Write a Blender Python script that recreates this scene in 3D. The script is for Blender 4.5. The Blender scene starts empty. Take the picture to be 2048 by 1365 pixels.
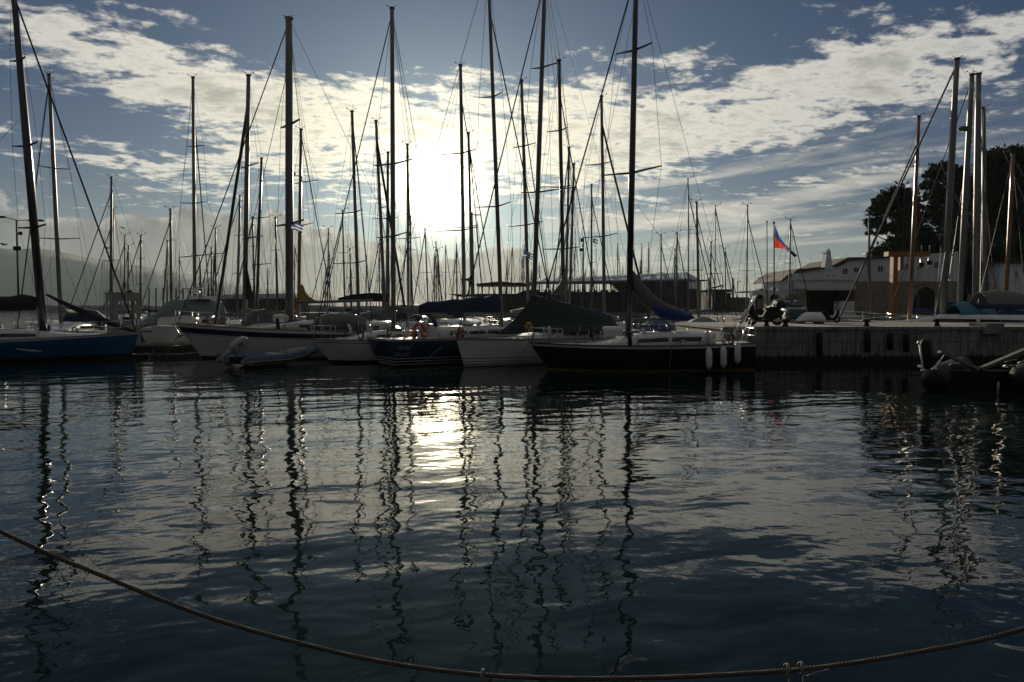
import bpy, bmesh, math, random
import numpy as np
from mathutils import Vector, Matrix
R = math.radians
random.seed(11)
rng = np.random.default_rng(5)
scene = bpy.context.scene
C = scene.collection

# ------------------------------------------------------------------ camera
EYE = Vector((0.0, 0.0, 2.6))
F = 1365.3                       # focal length in photo pixels (2048 wide)
PITCH = math.atan(67.5 / F)      # looking slightly down
cam_d = bpy.data.cameras.new('camera'); cam = bpy.data.objects.new('camera', cam_d); C.objects.link(cam)
cam.location = EYE; cam.rotation_euler = (R(90) - PITCH, 0, 0)
cam_d.sensor_width = 36; cam_d.lens = 36 * F / 2048; cam_d.clip_start = 0.05; cam_d.clip_end = 20000
scene.camera = cam

def ray(px, py):
    xc, yc = (px - 1024) / F, -(py - 682.5) / F
    cp, sp = math.cos(PITCH), math.sin(PITCH)
    return Vector((xc, cp + yc * sp, -sp + yc * cp))
def P(px, py, Y):
    """world point seen at photo pixel (px, py) standing Y metres out from the quay"""
    d = ray(px, py)
    return EYE + d * (Y / d.y)
def Wat(px, py, z=0.0):
    d = ray(px, py)
    return EYE + d * ((z - EYE.z) / d.z)
def azel(px, py):
    d = ray(px, py).normalized()
    return math.atan2(d.x, d.y), math.asin(d.z)

# ------------------------------------------------------------------ view, sun, sky
scene.view_settings.view_transform = 'Standard'; scene.view_settings.look = 'None'
scene.view_settings.exposure = 0.0; scene.view_settings.gamma = 1.0
scene.cycles.use_denoising = True
scene.cycles.max_bounces = 6; scene.cycles.diffuse_bounces = 3; scene.cycles.glossy_bounces = 4
scene.cycles.volume_bounces = 0; scene.cycles.transmission_bounces = 4
scene.cycles.sample_clamp_indirect = 40.0
scene.cycles.caustics_reflective = False; scene.cycles.caustics_refractive = False

SUN_PX = (884, 385)
sun_dir = ray(*SUN_PX).normalized()
sun_az, sun_el = azel(*SUN_PX)
sl = bpy.data.lights.new('sun', 'SUN'); sun = bpy.data.objects.new('sun', sl); C.objects.link(sun)
sl.energy = 4.5; sl.angle = R(0.6); sl.color = (1.0, 0.86, 0.66)
sun.rotation_euler = sun_dir.to_track_quat('Z', 'Y').to_euler()

class NT:
    """small helper for node expressions"""
    def __init__(s, tree): s.t = tree; s.n = tree.nodes; s.l = tree.links
    def node(s, typ, **kw):
        n = s.n.new(typ)
        for k, v in kw.items(): setattr(n, k, v)
        return n
    def put(s, sock, v):
        if isinstance(v, bpy.types.NodeSocket): s.l.new(v, sock)
        elif isinstance(v, (tuple, list)) and sock.type == 'RGBA' and len(v) == 3: sock.default_value = (*v, 1)
        else: sock.default_value = v
    def m(s, op, a, b=0.0, c=0.0, clamp=False):
        n = s.node('ShaderNodeMath', operation=op, use_clamp=clamp)
        for i, v in enumerate((a, b, c)): s.put(n.inputs[i], v)
        return n.outputs[0]
    def add(s, a, b): return s.m('ADD', a, b)
    def sub(s, a, b): return s.m('SUBTRACT', a, b)
    def mul(s, a, b): return s.m('MULTIPLY', a, b)
    def div(s, a, b): return s.m('DIVIDE', a, b)
    def smooth(s, v, lo, hi, a=0.0, b=1.0):
        n = s.node('ShaderNodeMapRange', interpolation_type='SMOOTHSTEP')
        for i, x in enumerate((v, lo, hi, a, b)): s.put(n.inputs[i], x)
        return n.outputs[0]
    def lin(s, v, lo, hi, a=0.0, b=1.0):
        n = s.node('ShaderNodeMapRange')
        for i, x in enumerate((v, lo, hi, a, b)): s.put(n.inputs[i], x)
        return n.outputs[0]
    def mix(s, f, a, b, blend='MIX'):
        n = s.node('ShaderNodeMix', data_type='RGBA', blend_type=blend)
        s.put(n.inputs[0], f); s.put(n.inputs[6], a); s.put(n.inputs[7], b)
        return n.outputs[2]
    def scale(s, col, k):
        n = s.node('ShaderNodeVectorMath', operation='SCALE')
        s.put(n.inputs[0], col); s.put(n.inputs[3], k); return n.outputs[0]
    def vadd(s, a, b):
        n = s.node('ShaderNodeVectorMath', operation='ADD')
        s.put(n.inputs[0], a); s.put(n.inputs[1], b); return n.outputs[0]
    def xyz(s, x, y, z):
        n = s.node('ShaderNodeCombineXYZ')
        for i, v in enumerate((x, y, z)): s.put(n.inputs[i], v)
        return n.outputs[0]
    def noise(s, vec, scale, detail=4, rough=0.55, dist=0.0, lac=2.0):
        n = s.node('ShaderNodeTexNoise')
        if vec is not None: s.put(n.inputs['Vector'], vec)
        for k, v in (('Scale', scale), ('Detail', detail), ('Roughness', rough), ('Distortion', dist), ('Lacunarity', lac)): s.put(n.inputs[k], v)
        return n.outputs['Fac']

world = bpy.data.worlds.new('World'); scene.world = world; world.use_nodes = True
def build_sky():
    g = NT(world.node_tree); g.n.clear()
    out = g.node('ShaderNodeOutputWorld'); bg = g.node('ShaderNodeBackground'); g.l.new(bg.outputs[0], out.inputs[0])
    tc = g.node('ShaderNodeTexCoord'); sep = g.node('ShaderNodeSeparateXYZ'); g.l.new(tc.outputs['Generated'], sep.inputs[0])
    x, y, z = sep.outputs
    az = g.m('ARCTAN2', x, y); el = g.m('ARCSINE', z)
    sky = g.node('ShaderNodeTexSky', sky_type='NISHITA', sun_disc=False)
    sky.sun_elevation = sun_el; sky.sun_rotation = sun_az; sky.altitude = 10; sky.air_density = 1.0; sky.dust_density = 1.2; sky.ozone_density = 2.5
    base = g.scale(sky.outputs[0], SKY_K)
    # the clear sky keeps its blue high up
    base = g.mix(1.0, base, SKY_TINT, 'MULTIPLY')
    # angle to the sun
    dot = g.node('ShaderNodeVectorMath', operation='DOT_PRODUCT'); g.l.new(tc.outputs['Generated'], dot.inputs[0]); dot.inputs[1].default_value = sun_dir
    ang = g.m('ARCCOSINE', g.m('MINIMUM', dot.outputs['Value'], 0.999999))
    # cloud deck seen in perspective (flat layer overhead)
    zc = g.add(g.m('MAXIMUM', z, 0.0), 0.09)
    rot = R(-14)
    u, v = g.div(x, zc), g.div(y, zc)
    uu = g.add(g.mul(u, math.cos(rot)), g.mul(v, -math.sin(rot))); vv = g.add(g.mul(u, math.sin(rot)), g.mul(v, math.cos(rot)))
    p = g.xyz(uu, g.mul(vv, 1.25), 0.37)
    warp = g.noise(p, 1.7, 3, 0.5)
    p2 = g.vadd(p, g.scale(g.xyz(warp, g.mul(warp, -0.7), 0.0), 0.35))
    n1 = g.noise(p2, 5.2, 9, 0.60)
    n2 = g.noise(p2, 1.5, 3, 0.5)
    nf = g.noise(g.vadd(p, g.scale(g.xyz(warp, warp, 0.0), 0.12)), 15.0, 6, 0.62)
    nb = g.add(g.add(g.mul(g.sub(n1, 0.5), 1.7), g.mul(g.sub(n2, 0.5), 0.7)), g.mul(g.sub(nf, 0.5), 1.0))
    cov = None
    for (px, py, rx, ry, amp, tilt) in CLOUD_MASSES:
        a0, e0 = azel(px, py); ca, sa = math.cos(R(tilt)), math.sin(R(tilt))
        da, de = g.sub(az, a0), g.sub(el, e0)
        q1 = g.mul(g.add(g.mul(da, ca), g.mul(de, sa)), F / rx); q2 = g.mul(g.add(g.mul(da, -sa), g.mul(de, ca)), F / ry)
        e = g.mul(g.m('EXPONENT', g.mul(g.add(g.mul(q1, q1), g.mul(q2, q2)), -1.0)), amp * (0.66 if amp > 0 else 1.0))
        cov = e if cov is None else g.add(cov, e)
    rest = g.add(g.smooth(y, 0.25, -0.15, 0.0, 0.55), g.smooth(z, 0.44, 0.66, 0.0, 0.30))                 # cloud added out of view, behind and overhead, for more neutral light
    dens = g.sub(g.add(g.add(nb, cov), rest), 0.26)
    mask = g.smooth(dens, -0.06, 0.30)
    thick = g.smooth(dens, 0.22, 0.75)
    fw1 = g.m('EXPONENT', g.mul(ang, -1 / 0.10)); fw2 = g.m('EXPONENT', g.mul(ang, -1 / 0.32))
    bright = g.add(g.add(g.mul(fw1, 0.50), g.mul(fw2, 0.85)), 0.50)
    warmth = g.m('MINIMUM', g.mul(fw2, 1.9), 1.0)
    fw3 = g.m('EXPONENT', g.mul(ang, -1 / 0.55))
    lit = g.mix(warmth, (1.0, 0.985, 0.95), (1.0, 0.93, 0.74))
    n3 = g.noise(p2, 9.0, 6, 0.6)
    shade = g.add(1.0, g.mul(thick, g.sub(g.mul(n3, 0.6), 0.68)))
    ccol = g.scale(lit, g.mul(bright, shade))
    col = g.mix(g.mul(mask, 0.93), base, ccol)
    # warm, milky air low over the sea
    def low_air(col, h, k):
        low = g.mul(g.m('EXPONENT', g.mul(g.m('MAXIMUM', el, 0.0), -1 / h)), k)
        return g.mix(low, col, g.scale(g.mix(g.m('MINIMUM', g.mul(fw3, 2.2), 1.0), (0.72, 0.90, 1.0), (1.0, 0.91, 0.68)), g.add(0.15, g.mul(fw3, 0.50))))
    col = low_air(col, 0.085, 0.70)
    # thin level streaks low down on the far side of the sun
    stn = g.noise(g.xyz(g.mul(az, 4.0), g.mul(g.add(el, g.mul(az, -0.05)), 38.0), 2.2), 1.0, 7, 0.58, 0.4)
    sm = g.mul(g.smooth(stn, 0.46, 0.64), g.mul(g.mul(g.smooth(el, 0.02, 0.06), g.smooth(el, 0.26, 0.16)), g.smooth(az, azel(930, 500)[0], azel(1250, 500)[0])))
    col = g.mix(g.mul(sm, 0.75), col, g.scale(g.mix(warmth, (1.0, 0.97, 0.90), (1.0, 0.93, 0.76)), g.add(0.30, g.mul(fw3, 0.55))))
    # the sun shining through thin cloud
    a2 = g.mul(ang, ang)
    core = g.mul(g.m('EXPONENT', g.mul(a2, -1 / 0.034 ** 2)), 18.0)
    halo = g.add(g.mul(g.m('EXPONENT', g.mul(ang, -1 / 0.05)), 0.7), g.mul(g.m('EXPONENT', g.mul(ang, -1 / 0.17)), 0.26))
    col = g.vadd(col, g.scale((1.0, 0.88, 0.60), g.add(core, halo)))
    # low cumulus bank along the horizon, thinning out past the sun
    bp = g.xyz(g.mul(az, 1.0), g.mul(el, 1.2), 4.2)
    lump = g.noise(bp, 16.0, 6, 0.55)
    lump2 = g.noise(bp, 5.0, 2, 0.5)
    e_top = g.add(azel(400, 432)[1], g.add(g.mul(g.sub(lump, 0.5), 0.11), g.mul(g.sub(lump2, 0.5), 0.06)))
    e_top = g.sub(e_top, g.add(g.smooth(az, azel(620, 500)[0], azel(860, 500)[0], 0.0, 0.034), g.smooth(az, azel(960, 500)[0], azel(1300, 500)[0], 0.0, 0.10)))
    depth = g.sub(e_top, el)
    bmask = g.smooth(depth, 0.0, 0.006)
    rim = g.m('EXPONENT', g.mul(g.m('MAXIMUM', depth, 0.0), -1 / 0.013))
    lump3 = g.noise(bp, 30.0, 5, 0.6)
    bk = g.add(g.add(0.105, g.mul(fw2, 0.24)), g.mul(fw1, 0.30))
    bk = g.add(bk, g.mul(g.mul(rim, g.smooth(lump3, 0.38, 0.60)), g.add(0.34, g.mul(fw2, 0.25))))
    bk = g.mul(bk, g.add(0.84, g.mul(lump3, 0.32)))
    bcol = g.scale(g.mix(warmth, (0.93, 0.97, 1.0), (1.0, 0.92, 0.74)), bk)
    col = g.mix(g.mul(bmask, 0.90), col, bcol)
    col = low_air(col, 0.035, 0.45)
    # whole sky at the viewer's back dimmed, to keep the facing hulls dark
    back = g.smooth(y, -0.35, 0.45, BACK_DIM, 1.0)
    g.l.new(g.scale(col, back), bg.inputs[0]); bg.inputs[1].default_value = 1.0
    world.cycles.sampling_method = 'MANUAL'; world.cycles.sample_map_resolution = 1024
SKY_K = 0.020; SKY_TINT = (0.40, 0.79, 1.40); BACK_DIM = 0.27
#  centre px, centre py, radius x, radius y, weight, tilt (positive rises to the right)
CLOUD_MASSES = [
    (90, 90, 330, 120, 0.55, -6), (330, 165, 150, 45, 0.30, -14), (560, 190, 220, 75, 0.42, -10), (480, 240, 130, 60, 0.2, 0),
    (820, 270, 330, 110, 0.52, 0), (1080, 220, 260, 100, 0.42, 4), (1400, 230, 260, 85, 0.50, 10), (1700, 150, 330, 60, 0.52, 12),
    (1990, 90, 260, 75, 0.45, 10), (1560, 265, 260, 36, 0.32, 6), (1720, 340, 240, 24, 0.30, 10), (1500, 430, 320, 40, 0.30, 5),
    (1150, 330, 220, 90, 0.34, 0), (730, 60, 70, 60, 0.26, 0), (200, 290, 110, 22, 0.27, -12), (280, 340, 90, 12, 0.26, -8), (430, 325, 80, 40, 0.24, 0),
    (400, 395, 90, 14, 0.22, 0), (650, 360, 240, 90, 0.30, 0), (1640, 525, 120, 40, 0.28, 0), (1450, 40, 60, 20, 0.1, 0),
    (930, 60, 420, 60, -0.25, 0), (1500, 20, 220, 40, -0.2, 0), (200, 250, 260, 36, -0.25, -6), (1800, 480, 160, 60, -0.15, 0), (600, 60, 140, 60, -0.2, 0)]
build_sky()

# ------------------------------------------------------------------ materials
def mat(name, col, rough=0.6, metal=0.0, spec=0.5, noise=0.0, nscale=6.0, bump=0.0, bscale=30.0, coat=0.0, emit=None, alpha=None, scum=None):
    m = bpy.data.materials.new(name); m.use_nodes = True; g = NT(m.node_tree); b = m.node_tree.nodes['Principled BSDF']
    b.inputs['Roughness'].default_value = rough; b.inputs['Metallic'].default_value = metal; b.inputs['Specular IOR Level'].default_value = spec
    if coat: b.inputs['Coat Weight'].default_value = coat; b.inputs['Coat Roughness'].default_value = 0.08
    if noise or bump: geo = g.node('ShaderNodeTexCoord').outputs['Object']
    if noise:
        f = g.noise(geo, nscale, 5, 0.6); k = g.lin(f, 0.3, 0.7, 1 - noise, 1 + noise)
        c = g.scale(g.xyz(*col), k)
        if scum:      # a grimy tide line and a few run marks below the fittings
            sp = g.node('ShaderNodeSeparateXYZ'); g.l.new(geo, sp.inputs[0]); n2 = g.noise(geo, 3.5, 5, .65)
            c = g.mix(g.mul(g.smooth(g.add(sp.outputs[2], g.mul(n2, .34)), .42, .16), .75), c, scum)
            n3 = g.noise(g.xyz(g.mul(sp.outputs[0], 5.0), sp.outputs[1], g.mul(sp.outputs[2], .5)), 2.4, 4, .6); c = g.mix(g.mul(g.smooth(n3, .60, .74), .35), c, scum)
        g.l.new(c, b.inputs['Base Color'])
    else: b.inputs['Base Color'].default_value = (*col, 1)
    if bump:
        bn = g.node('ShaderNodeBump'); bn.inputs['Strength'].default_value = bump; bn.inputs['Distance'].default_value = 0.02 if bscale > 10 else 0.06
        g.l.new(g.noise(geo, bscale, 5, 0.6), bn.inputs['Height']); g.l.new(bn.outputs[0], b.inputs['Normal'])
    if emit: b.inputs['Emission Color'].default_value = (*emit[0], 1); b.inputs['Emission Strength'].default_value = emit[1]
    if alpha is not None: b.inputs['Alpha'].default_value = alpha
    return m

def water_material():
    m = bpy.data.materials.new('harbour_water'); m.use_nodes = True; g = NT(m.node_tree); b = m.node_tree.nodes['Principled BSDF']
    b.inputs['Base Color'].default_value = (0.0062, 0.0165, 0.0135, 1); b.inputs['Roughness'].default_value = 0.014; b.inputs['IOR'].default_value = 1.333
    pos = g.node('ShaderNodeNewGeometry').outputs['Position']
    sp = g.node('ShaderNodeSeparateXYZ'); g.l.new(pos, sp.inputs[0]); x, y, _ = sp.outputs
    t = R(13); xr = g.add(g.mul(x, math.cos(t)), g.mul(y, math.sin(t))); yr = g.add(g.mul(x, -math.sin(t)), g.mul(y, math.cos(t)))
    swell = g.noise(g.xyz(g.mul(xr, 0.40), yr, 0.0), WV['s1'], 2, 0.45)
    chop = g.noise(g.xyz(g.mul(xr, 0.62), yr, 3.7), WV['s2'], 2, 0.5, 0.3)
    rip = g.noise(g.xyz(g.mul(x, 0.7), y, 8.1), WV['s3'], 2, 0.45)
    patch = g.smooth(g.noise(g.xyz(g.mul(xr, 0.5), yr, 1.3), 0.11, 3, 0.5), 0.38, 0.62, 0.35, 1.25)
    h = g.add(g.add(g.mul(swell, WV['a1']), g.mul(chop, WV['a2'])), g.mul(g.mul(rip, patch), WV['a3']))
    bn = g.node('ShaderNodeBump'); bn.inputs['Strength'].default_value = 1.0; bn.inputs['Distance'].default_value = 1.0
    g.l.new(h, bn.inputs['Height']); g.l.new(bn.outputs[0], b.inputs['Normal'])
    return m
WV = dict(s1=0.60, a1=0.055, s2=1.55, a2=0.023, s3=8.0, a3=0.0021)
# ------------------------------------------------------------------ mesh helpers
def tag(o, label=None, cat=None, group=None, kind=None):
    for k, v in (('label', label), ('category', cat), ('group', group), ('kind', kind)):
        if v: o[k] = v
    return o
def frame_of(d):
    d = d.normalized(); up = Vector((0, 0, 1)) if abs(d.z) < 0.95 else Vector((0, 1, 0))
    a = d.cross(up).normalized(); return a, a.cross(d).normalized()
class MB:
    def __init__(s): s.v = []; s.f = []; s.mi = []; s.sm = []
    def face(s, idx, m=0, sm=False): s.f.append(tuple(idx)); s.mi.append(m); s.sm.append(sm)
    def vs(s, pts):
        b = len(s.v); s.v += [tuple(p) for p in pts]; return b
    def box(s, lo, hi, m=0, M=None):
        x0, y0, z0 = lo; x1, y1, z1 = hi
        pts = [Vector(p) for p in ((x0,y0,z0),(x1,y0,z0),(x1,y1,z0),(x0,y1,z0),(x0,y0,z1),(x1,y0,z1),(x1,y1,z1),(x0,y1,z1))]
        if M is not None: pts = [M @ p for p in pts]
        b = s.vs(pts)
        for q in ((0,3,2,1),(4,5,6,7),(0,1,5,4),(1,2,6,5),(2,3,7,6),(3,0,4,7)): s.face([b+i for i in q], m)
        return s
    def ring_loft(s, rings, m=0, sm=True, cap=True, closed=True):
        n = len(rings[0]); bs = [s.vs(r) for r in rings]
        for a, b in zip(bs, bs[1:]):
            for i in range(n if closed else n - 1):
                j = (i + 1) % n; s.face((a+i, a+j, b+j, b+i), m, sm)
        if cap: s.face([bs[0]+i for i in reversed(range(n))], m); s.face([bs[-1]+i for i in range(n)], m)
        return s
    def tube(s, pts, r, n=6, m=0, cap=True):
        pts = [Vector(p) for p in pts]; rs = r if isinstance(r, (list, tuple)) else [r] * len(pts); rings = []
        for i, p in enumerate(pts):
            d = (pts[min(i+1, len(pts)-1)] - pts[max(i-1, 0)])
            if d.length < 1e-9: d = Vector((0, 0, 1))
            a, b = frame_of(d)
            if i and rings:
                if a.dot(pa) < 0 and abs(a.dot(pa)) > abs(b.dot(pa)): a, b = -a, -b
            pa = a
            rings.append([p + (a * math.cos(t) + b * math.sin(t)) * rs[i] for t in (2*math.pi*k/n for k in range(n))])
        return s.ring_loft(rings, m, True, cap)
    def oval(s, p0, p1, ra, rb, taper=0.7, n=10, m=0, ax=Vector((0, 1, 0)), steps=(0, .5, .85, 1)):
        """tapered mast section: ra across, rb along"""
        p0, p1 = Vector(p0), Vector(p1); d = (p1 - p0); a = (ax - d * (ax.dot(d) / d.dot(d))).normalized(); b = d.normalized().cross(a)
        rings = []
        for t in steps:
            k = 1 if t <= .5 else 1 - (1 - taper) * (t - .5) / .5
            rings.append([p0 + d * t + (a * ra * math.cos(q) + b * rb * math.sin(q)) * k for q in (2*math.pi*i/n for i in range(n))])
        return s.ring_loft(rings, m)
    def ball(s, c, r, n=10, k=6, m=0, sc=(1, 1, 1)):
        rings = []
        for i in range(k + 1):
            th = math.pi * (0.04 + 0.92 * i / k)
            rings.append([Vector((c[0] + r*sc[0]*math.sin(th)*math.cos(2*math.pi*j/n), c[1] + r*sc[1]*math.sin(th)*math.sin(2*math.pi*j/n), c[2] - r*sc[2]*math.cos(th))) for j in range(n)])
        return s.ring_loft(rings, m)
    def lathe(s, axis0, axis1, prof, n=14, m=0):
        """prof: list of (t along axis, radius)"""
        p0, p1 = Vector(axis0), Vector(axis1); a, b = frame_of(p1 - p0)
        return s.ring_loft([[p0 + (p1-p0)*t + (a*math.cos(q)+b*math.sin(q))*max(r, 1e-4) for q in (2*math.pi*i/n for i in range(n))] for t, r in prof], m)
    def slab(s, poly, vec, m=0):
        """a polygon given real thickness along vec"""
        poly = [Vector(p) for p in poly]; vec = Vector(vec); n = len(poly); b = s.vs(poly); t = s.vs([p + vec for p in poly])
        s.face([b+i for i in range(n)], m); s.face([t+i for i in reversed(range(n))], m)
        for i in range(n):
            j = (i+1) % n; s.face((b+i, t+i, t+j, b+j), m)
        return s
    def sheet(s, rows, m=0, thick=0.0, sm=True):
        """grid of points; a thin second skin is added when thick is given"""
        nr, nc = len(rows), len(rows[0]); b = s.vs([p for r in rows for p in r])
        def mm(i, j): return m(i, j) if callable(m) else m
        for i in range(nr-1):
            for j in range(nc-1): s.face((b+i*nc+j, b+i*nc+j+1, b+(i+1)*nc+j+1, b+(i+1)*nc+j), mm(i, j), sm)
        if thick:
            t = Vector((0, thick, 0)) if not isinstance(thick, Vector) else thick
            c = s.vs([Vector(p) + t for r in rows for p in r])
            for i in range(nr-1):
                for j in range(nc-1): s.face((c+i*nc+j, c+(i+1)*nc+j, c+(i+1)*nc+j+1, c+i*nc+j+1), mm(i, j), sm)
            edge = [(0, j) for j in range(nc)] + [(i, nc-1) for i in range(1, nr)] + [(nr-1, j) for j in range(nc-2, -1, -1)] + [(i, 0) for i in range(nr-2, 0, -1)]
            for (a1, a2), (b1, b2) in zip(edge, edge[1:] + edge[:1]):
                p, q = a1*nc+a2, b1*nc+b2
                s.face((b+p, c+p, c+q, b+q), mm(min(a1, nr-2), min(a2, nc-2)))
        return s
    def build(s, name, mats, parent=None, fix=True, inv=None):
        me = bpy.data.meshes.new(name); v = s.v
        if inv is not None: v = [tuple(inv @ Vector(p)) for p in v]
        me.from_pydata(v, [], s.f); mats = mats if isinstance(mats, (list, tuple)) else [mats]
        for m in mats: me.materials.append(m)
        me.polygons.foreach_set('material_index', s.mi); me.polygons.foreach_set('use_smooth', s.sm)
        if fix:
            bm = bmesh.new(); bm.from_mesh(me); bmesh.ops.recalc_face_normals(bm, faces=bm.faces); bm.to_mesh(me); bm.free()
        me.update(); o = bpy.data.objects.new(name, me); C.objects.link(o)
        if parent is not None: o.parent = parent
        return o
class Thing:
    """an Empty at the thing's base; parts are built from world points"""
    def __init__(s, name, label, cat, loc, rz=0.0, group=None, kind=None):
        s.o = bpy.data.objects.new(name, None); C.objects.link(s.o); s.o.location = loc; s.o.rotation_euler = (0, 0, rz)
        s.o.empty_display_size = 0.2; tag(s.o, label, cat, group, kind)
        s.M = Matrix.Translation(Vector(loc)) @ Matrix.Rotation(rz, 4, 'Z'); s.I = s.M.inverted()
    def w(s, x, y, z): return s.M @ Vector((x, y, z))
    def part(s, name, mb, mats, local=False, parent=None, label=None, fix=True):
        o = mb.build(name, mats, parent or s.o, fix, None if local else s.I)
        if label: o['label'] = label
        return o
def solo(name, mb, mats, label, cat, base, group=None, fix=True, kind=None):
    """a one-mesh thing with its origin at its base"""
    o = mb.build(name, mats, None, fix, Matrix.Translation(-Vector(base))); o.location = base
    return tag(o, label, cat, group, kind)
def at_base(o): return o

M = {}
M['water'] = water_material()
M['hill'] = mat('dry_hillside', (0.035, 0.045, 0.035), 0.9, noise=0.4, nscale=0.01)

def structure(name, mb, m):
    o = mb.build(name, m); o['kind'] = 'structure'; return o
mb = MB(); mb.sheet([[(-9000, -400, 0), (9000, -400, 0)], [(-9000, 9000, 0), (9000, 9000, 0)]], sm=False)
structure('water', mb, M['water'])

def hills():
    mb = MB(); prof = [(-900, 470), (-500, 478), (-150, 490), (0, 497), (100, 500), (200, 519), (280, 531), (370, 548), (480, 566), (600, 582), (720, 597), (800, 606), (900, 612), (980, 616)]
    xs = [p[0] for p in prof]; ys = [p[1] for p in prof]; rows = []
    D0, D1 = 2300.0, 3300.0
    cols = np.linspace(-900, 960, 130)
    rows = [[], [], [], [], [], []]
    for px in cols:
        py = np.interp(px, xs, ys) + rng.normal(0, 1.0)
        top = P(px, py, D1); z1 = max(top.z, 2)
        for k, (t, zz) in enumerate(((0, -2), (.25, .22), (.5, .5), (.75, .78), (1, 1.0), (1.15, .9))):
            Y = D0 + (D1 - D0) * t; q = P(px, 615, Y); jit = 1 + (rng.normal(0, .05) if 0 < k < 4 else 0)
            rows[k].append((q.x, Y, zz if k == 0 else z1 * zz * jit))
    mb.sheet(rows); structure('hills', mb, M['hill'])
hills()
# ------------------------------------------------------------------ materials of the boats
M['gel'] = mat('white_gelcoat', (0.72, 0.72, 0.70), 0.28, noise=0.07, nscale=3, coat=0.3, scum=(0.20, 0.18, 0.11))
M['deck'] = mat('pale_deck', (0.55, 0.55, 0.53), 0.55, noise=0.10, nscale=9, bump=0.1, bscale=80)
M['teak'] = mat('weathered_teak', (0.24, 0.17, 0.11), 0.7, noise=0.2, nscale=12)
M['navy'] = mat('navy_stripe', (0.012, 0.022, 0.06), 0.3, coat=0.3)
M['blue'] = mat('mid_blue_gelcoat', (0.010, 0.10, 0.25), 0.25, noise=0.10, nscale=3, coat=0.4, scum=(0.06, 0.08, 0.08))
M['dkblue'] = mat('dark_blue_gelcoat', (0.012, 0.03, 0.075), 0.25, noise=0.12, nscale=3, coat=0.4, scum=(0.05, 0.055, 0.05))
M['black'] = mat('black_hull_paint', (0.010, 0.011, 0.014), 0.25, noise=0.15, nscale=3, coat=0.4, scum=(0.045, 0.042, 0.035))
M['boot'] = mat('dark_antifouling', (0.014, 0.014, 0.018), 0.7, noise=0.3, nscale=8)
M['redboot'] = mat('dull_red_antifouling', (0.10, 0.02, 0.016), 0.7, noise=0.3, nscale=8)
M['gold'] = mat('gold_line', (0.45, 0.28, 0.05), 0.4)
M['alu'] = mat('anodised_mast', (0.19, 0.19, 0.195), 0.48, metal=0.35, noise=0.08, nscale=2)
M['darkmast'] = mat('dark_painted_mast', (0.05, 0.045, 0.05), 0.25, metal=0.2, coat=0.5)
M['wood'] = mat('varnished_spar', (0.20, 0.075, 0.022), 0.3, noise=0.25, nscale=4, coat=0.6)
M['steel'] = mat('polished_stainless', (0.62, 0.62, 0.63), 0.18, metal=1.0)
M['wire'] = mat('rigging_wire', (0.10, 0.10, 0.105), 0.4, metal=0.3)
M['rope'] = mat('mooring_rope', (0.10, 0.09, 0.075), 0.9, noise=0.3, nscale=60)
M['furl'] = mat('furled_sail_cloth', (0.03, 0.031, 0.036), 0.85, noise=0.25, nscale=9, bump=0.4, bscale=18)
M['navycl'] = mat('navy_canvas', (0.016, 0.026, 0.070), 0.85, noise=0.2, nscale=5, bump=0.35, bscale=9)
M['darkcl'] = mat('charcoal_canvas', (0.022, 0.023, 0.026), 0.85, noise=0.2, nscale=5, bump=0.35, bscale=9)
M['greencl'] = mat('blackish_green_canvas', (0.016, 0.030, 0.028), 0.85, noise=0.2, nscale=4, bump=0.3, bscale=5)
M['greycl'] = mat('grey_canvas', (0.15, 0.15, 0.14), 0.85, noise=0.15, nscale=5, bump=0.35, bscale=8)
M['palecl'] = mat('grey_green_canvas', (0.15, 0.20, 0.205), 0.85, noise=0.15, nscale=4, bump=0.35, bscale=7)
M['bluecl'] = mat('royal_blue_canvas', (0.015, 0.05, 0.20), 0.8, noise=0.2, nscale=5, bump=0.35, bscale=8)
M['turq'] = mat('turquoise_tarpaulin', (0.02, 0.16, 0.24), 0.5, noise=0.25, nscale=4, bump=0.6, bscale=5)
M['tan'] = mat('ochre_sail_cloth', (0.26, 0.17, 0.05), 0.85, noise=0.2, nscale=5, bump=0.3, bscale=7)
M['red'] = mat('red_plastic', (0.42, 0.03, 0.02), 0.5)
M['orange'] = mat('orange_plastic', (0.55, 0.10, 0.015), 0.5)
M['yellow'] = mat('yellow_foam', (0.50, 0.30, 0.02), 0.6)
M['white'] = mat('white_paint', (0.75, 0.75, 0.73), 0.45, noise=0.06, nscale=5)
M['rub'] = mat('black_rubber', (0.009, 0.009, 0.010), 0.6, spec=0.25, noise=0.2, nscale=10)
M['letter'] = mat('worn_lettering', (0.30, 0.30, 0.30), 0.6)
M['glass'] = mat('dark_cabin_glass', (0.012, 0.014, 0.016), 0.04, spec=0.6)
M['hatch'] = mat('smoked_hatch', (0.03, 0.035, 0.04), 0.05, spec=0.8)
M['greytube'] = mat('grey_inflatable_fabric', (0.30, 0.31, 0.31), 0.5, noise=0.06, nscale=5)
M['bluetube'] = mat('faded_blue_fabric', (0.045, 0.075, 0.15), 0.6, noise=0.1, nscale=5)

def gp(px, d):
    q = P(px, 615, d); return Vector((q.x, d, 0))
def smst(t): t = min(max(t, 0), 1); return t*t*(3-2*t)

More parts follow.
